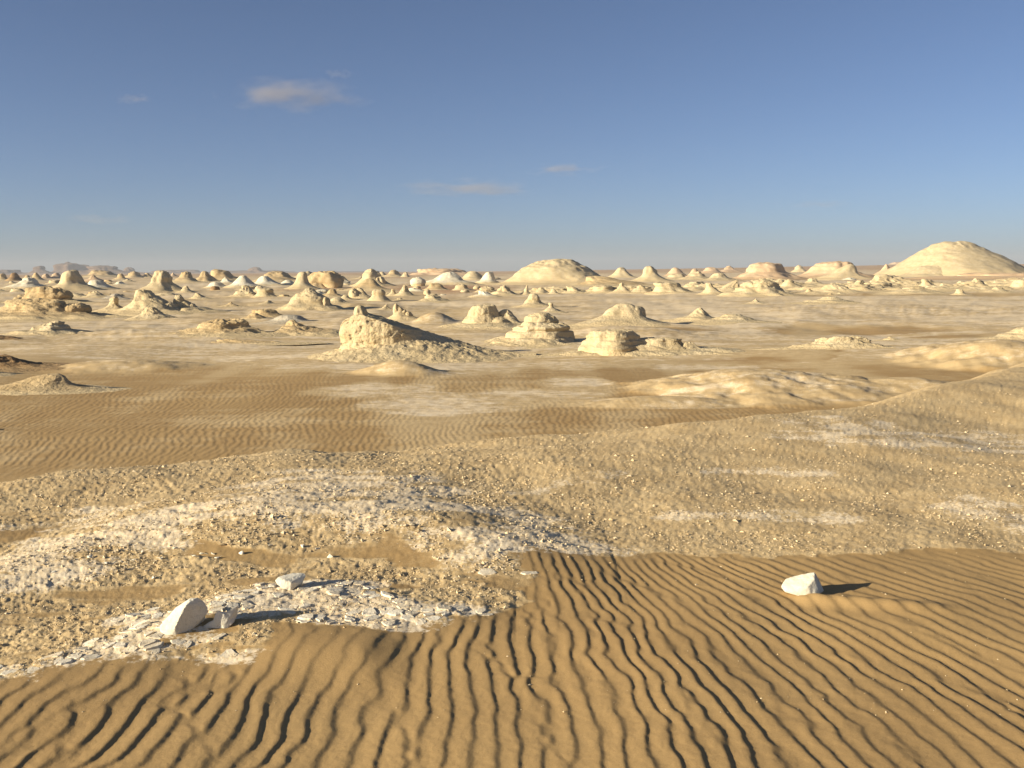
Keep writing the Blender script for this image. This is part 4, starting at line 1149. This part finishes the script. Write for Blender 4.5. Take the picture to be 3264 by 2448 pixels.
# ------------------------------------------------------------------ loose gravel on the knoll
def gravel():
    k = NT('gravel')
    t = k.attr('tone')
    pos = k.n('ShaderNodeNewGeometry').outputs['Position']
    c = k.mix(t, (0.46, 0.33, 0.17), (0.64, 0.51, 0.32))
    k.bsdf(c, .95)
    rs = np.random.RandomState(5)
    N = 300000
    y = 1 / rs.uniform(1 / 11.5, 1 / 3.3, N)
    x = y * rs.uniform(-.62, .62, N)
    z, chalk, sand, _ = terrain(x, y)
    yc = np.interp(x, CREST[:, 0], CREST[:, 1])
    clump = smooth(-0.35, 0.55, fbm2(x / 0.45, y / 0.45, 3, 451))
    pr = (1 - sand) * (y < yc + 0.8) * (0.10 + 0.90 * clump) * (1 - 0.45 * chalk)
    pr = pr * (1 - 0.45 * smooth(0, 2, x))
    pr = np.where(sand > .5, 0.004, pr)
    keep = rs.rand(N) < pr * 0.75
    x, y, z, chalk = x[keep], y[keep], z[keep], chalk[keep]
    if len(x) > 60000: x, y, z, chalk = x[:60000], y[:60000], z[:60000], chalk[:60000]
    n = len(x)
    size = np.clip(np.exp(rs.normal(math.log(.0024), .55, n)), .0015, .016) * np.clip(y / 5.0, .8, 1.35)
    e = y - np.interp(x, HUMP_L[0], HUMP_L[1])
    size = size * (1 + 0.45 * smooth(-1.0, -.7, e) * (1 - smooth(-.3, 0, e)) * (x < 0.3))
    B = np.array([(1, 0, 0), (0, 1, 0), (-1, 0, 0), (0, -1, 0), (.1, .1, 1), (0, 0, -1)], float)
    BF = np.array([(0, 1, 4), (1, 2, 4), (2, 3, 4), (3, 0, 4), (1, 0, 5), (2, 1, 5), (3, 2, 5), (0, 3, 5)])
    J = (B[None] + rs.uniform(-.25, .25, (n, 6, 3))) * (1 + rs.uniform(-.4, .4, (n, 6, 1))) * np.stack([rs.uniform(.7, 1.6, n), rs.uniform(.7, 1.3, n), rs.uniform(.4, .95, n)], 1)[:, None, :]
    a = rs.uniform(0, 2 * math.pi, n)
    ca, sa = np.cos(a)[:, None], np.sin(a)[:, None]
    V = np.stack([J[..., 0] * ca - J[..., 1] * sa, J[..., 0] * sa + J[..., 1] * ca, J[..., 2]], -1) * size[:, None, None]
    V += np.stack([x, y, z + size * .15], 1)[:, None, :]
    F = (BF[None] + (np.arange(n) * 6)[:, None, None]).reshape(-1, 3)
    tone = np.repeat(np.clip(rs.uniform(0, 1, n) + .3 * chalk, 0, 1), 6)
    o = link('gravel', mesh_from('gravel', V.reshape(-1, 3), F, k.m, False, dict(tone=tone)))
    print('gravel', n)
    tag(o, 'loose pale gravel strewn over the crusty knoll', 'gravel', kind='stuff')
gravel()

# ------------------------------------------------------------------ haze and clouds
def box_mesh(name, lo, hi):
    me = bpy.data.meshes.new(name)
    v = [(x, y, z) for x in (lo[0], hi[0]) for y in (lo[1], hi[1]) for z in (lo[2], hi[2])]
    me.from_pydata(v, [], [(0, 1, 3, 2), (4, 6, 7, 5), (0, 4, 5, 1), (2, 3, 7, 6), (0, 2, 6, 4), (1, 5, 7, 3)])
    return me

def haze():
    m = bpy.data.materials.new('haze')
    m.use_nodes = True
    t = m.node_tree
    t.nodes.clear()
    out = t.nodes.new('ShaderNodeOutputMaterial')
    v = t.nodes.new('ShaderNodeVolumePrincipled')
    v.inputs['Color'].default_value = (0.60, 0.62, 0.66, 1)
    v.inputs['Density'].default_value = 0.00022
    v.inputs['Anisotropy'].default_value = 0.0
    v.inputs['Density Attribute'].default_value = ''
    v.inputs['Temperature Attribute'].default_value = ''
    v.inputs['Color Attribute'].default_value = ''
    t.links.new(v.outputs[0], out.inputs['Volume'])
    me = box_mesh('haze', (-6600, -300, -6), (6600, 6600, 75))
    me.materials.append(m)
    tag(link('haze', me), 'thin pale haze lying over the whole desert', 'haze', kind='stuff')
haze()

def cloud(label, px, py, wpx, hpx, dens, seed, depth=6000.0):
    c = at_depth(px, py, depth)
    rx, rz = wpx / 2 / FPX * depth, hpx / 2 / FPX * depth
    ry = rx * 0.6
    bm = bmesh.new()
    bmesh.ops.create_icosphere(bm, subdivisions=3, radius=1.0)
    for v in bm.verts: v.co = (v.co.x * rx, v.co.y * ry, v.co.z * rz)
    me = bpy.data.meshes.new('cloud'); bm.to_mesh(me); bm.free()
    m = bpy.data.materials.new('cloud_vapour')
    m.use_nodes = True
    t = m.node_tree; t.nodes.clear()
    N, L = t.nodes.new, t.links.new
    out = N('ShaderNodeOutputMaterial'); v = N('ShaderNodeVolumePrincipled')
    v.inputs['Color'].default_value = (0.56, 0.51, 0.50, 1)
    v.inputs['Density Attribute'].default_value = ''
    tc = N('ShaderNodeTexCoord')
    mp = N('ShaderNodeMapping'); mp.inputs['Scale'].default_value = (1 / rx, 1 / ry, 1 / rz)
    L(tc.outputs['Object'], mp.inputs['Vector'])
    ln = N('ShaderNodeVectorMath'); ln.operation = 'LENGTH'; L(mp.outputs[0], ln.inputs[0])
    nz = N('ShaderNodeTexNoise'); nz.inputs['Scale'].default_value = 1.0; nz.inputs['Detail'].default_value = 5
    ms = N('ShaderNodeMapping'); ms.inputs['Scale'].default_value = (2.2 / rx, 2.2 / ry, 1.1 / rz); ms.inputs['Location'].default_value = (seed * 3.1, seed, 0)
    L(tc.outputs['Object'], ms.inputs['Vector']); L(ms.outputs[0], nz.inputs['Vector'])
    a = N('ShaderNodeMath'); a.operation = 'MULTIPLY_ADD'; L(nz.outputs['Fac'], a.inputs[0]); a.inputs[1].default_value = 2.6; a.inputs[2].default_value = -0.85
    b = N('ShaderNodeMath'); b.operation = 'SUBTRACT'; L(a.outputs[0], b.inputs[0]); L(ln.outputs['Value'], b.inputs[1])
    r = N('ShaderNodeMapRange'); r.interpolation_type = 'SMOOTHSTEP'
    L(b.outputs[0], r.inputs[0]); r.inputs[1].default_value = -0.30; r.inputs[2].default_value = 0.60
    r.inputs[3].default_value = 0; r.inputs[4].default_value = 1.15 * dens / ry
    L(r.outputs[0], v.inputs['Density']); L(v.outputs[0], out.inputs['Volume'])
    me.materials.append(m)
    o = link('cloud', me)
    o.location = tuple(c)
    tag(o, label, 'cloud', 'small wispy clouds')
cloud('largest small grey-pink cloud, upper left in the blue sky', 942, 304, 520, 118, 1.0, 3)
cloud('long thin cloud right of the largest one and lower, near the middle', 1490, 598, 560, 70, 0.8, 11)
cloud('faint short streak of cloud just above the long thin one', 1800, 540, 300, 46, 0.5, 19)
cloud('very faint wisp at the far left, level with the largest cloud', 428, 316, 130, 40, 0.3, 23)
cloud('faint wisp low on the left above the horizon mesas', 320, 700, 260, 46, 0.3, 29)
cloud('faint streak low on the right above the flat-topped hills', 2610, 655, 260, 40, 0.25, 37)
cloud('faint wisp above the right end of the largest cloud', 1075, 236, 120, 36, 0.2, 41)
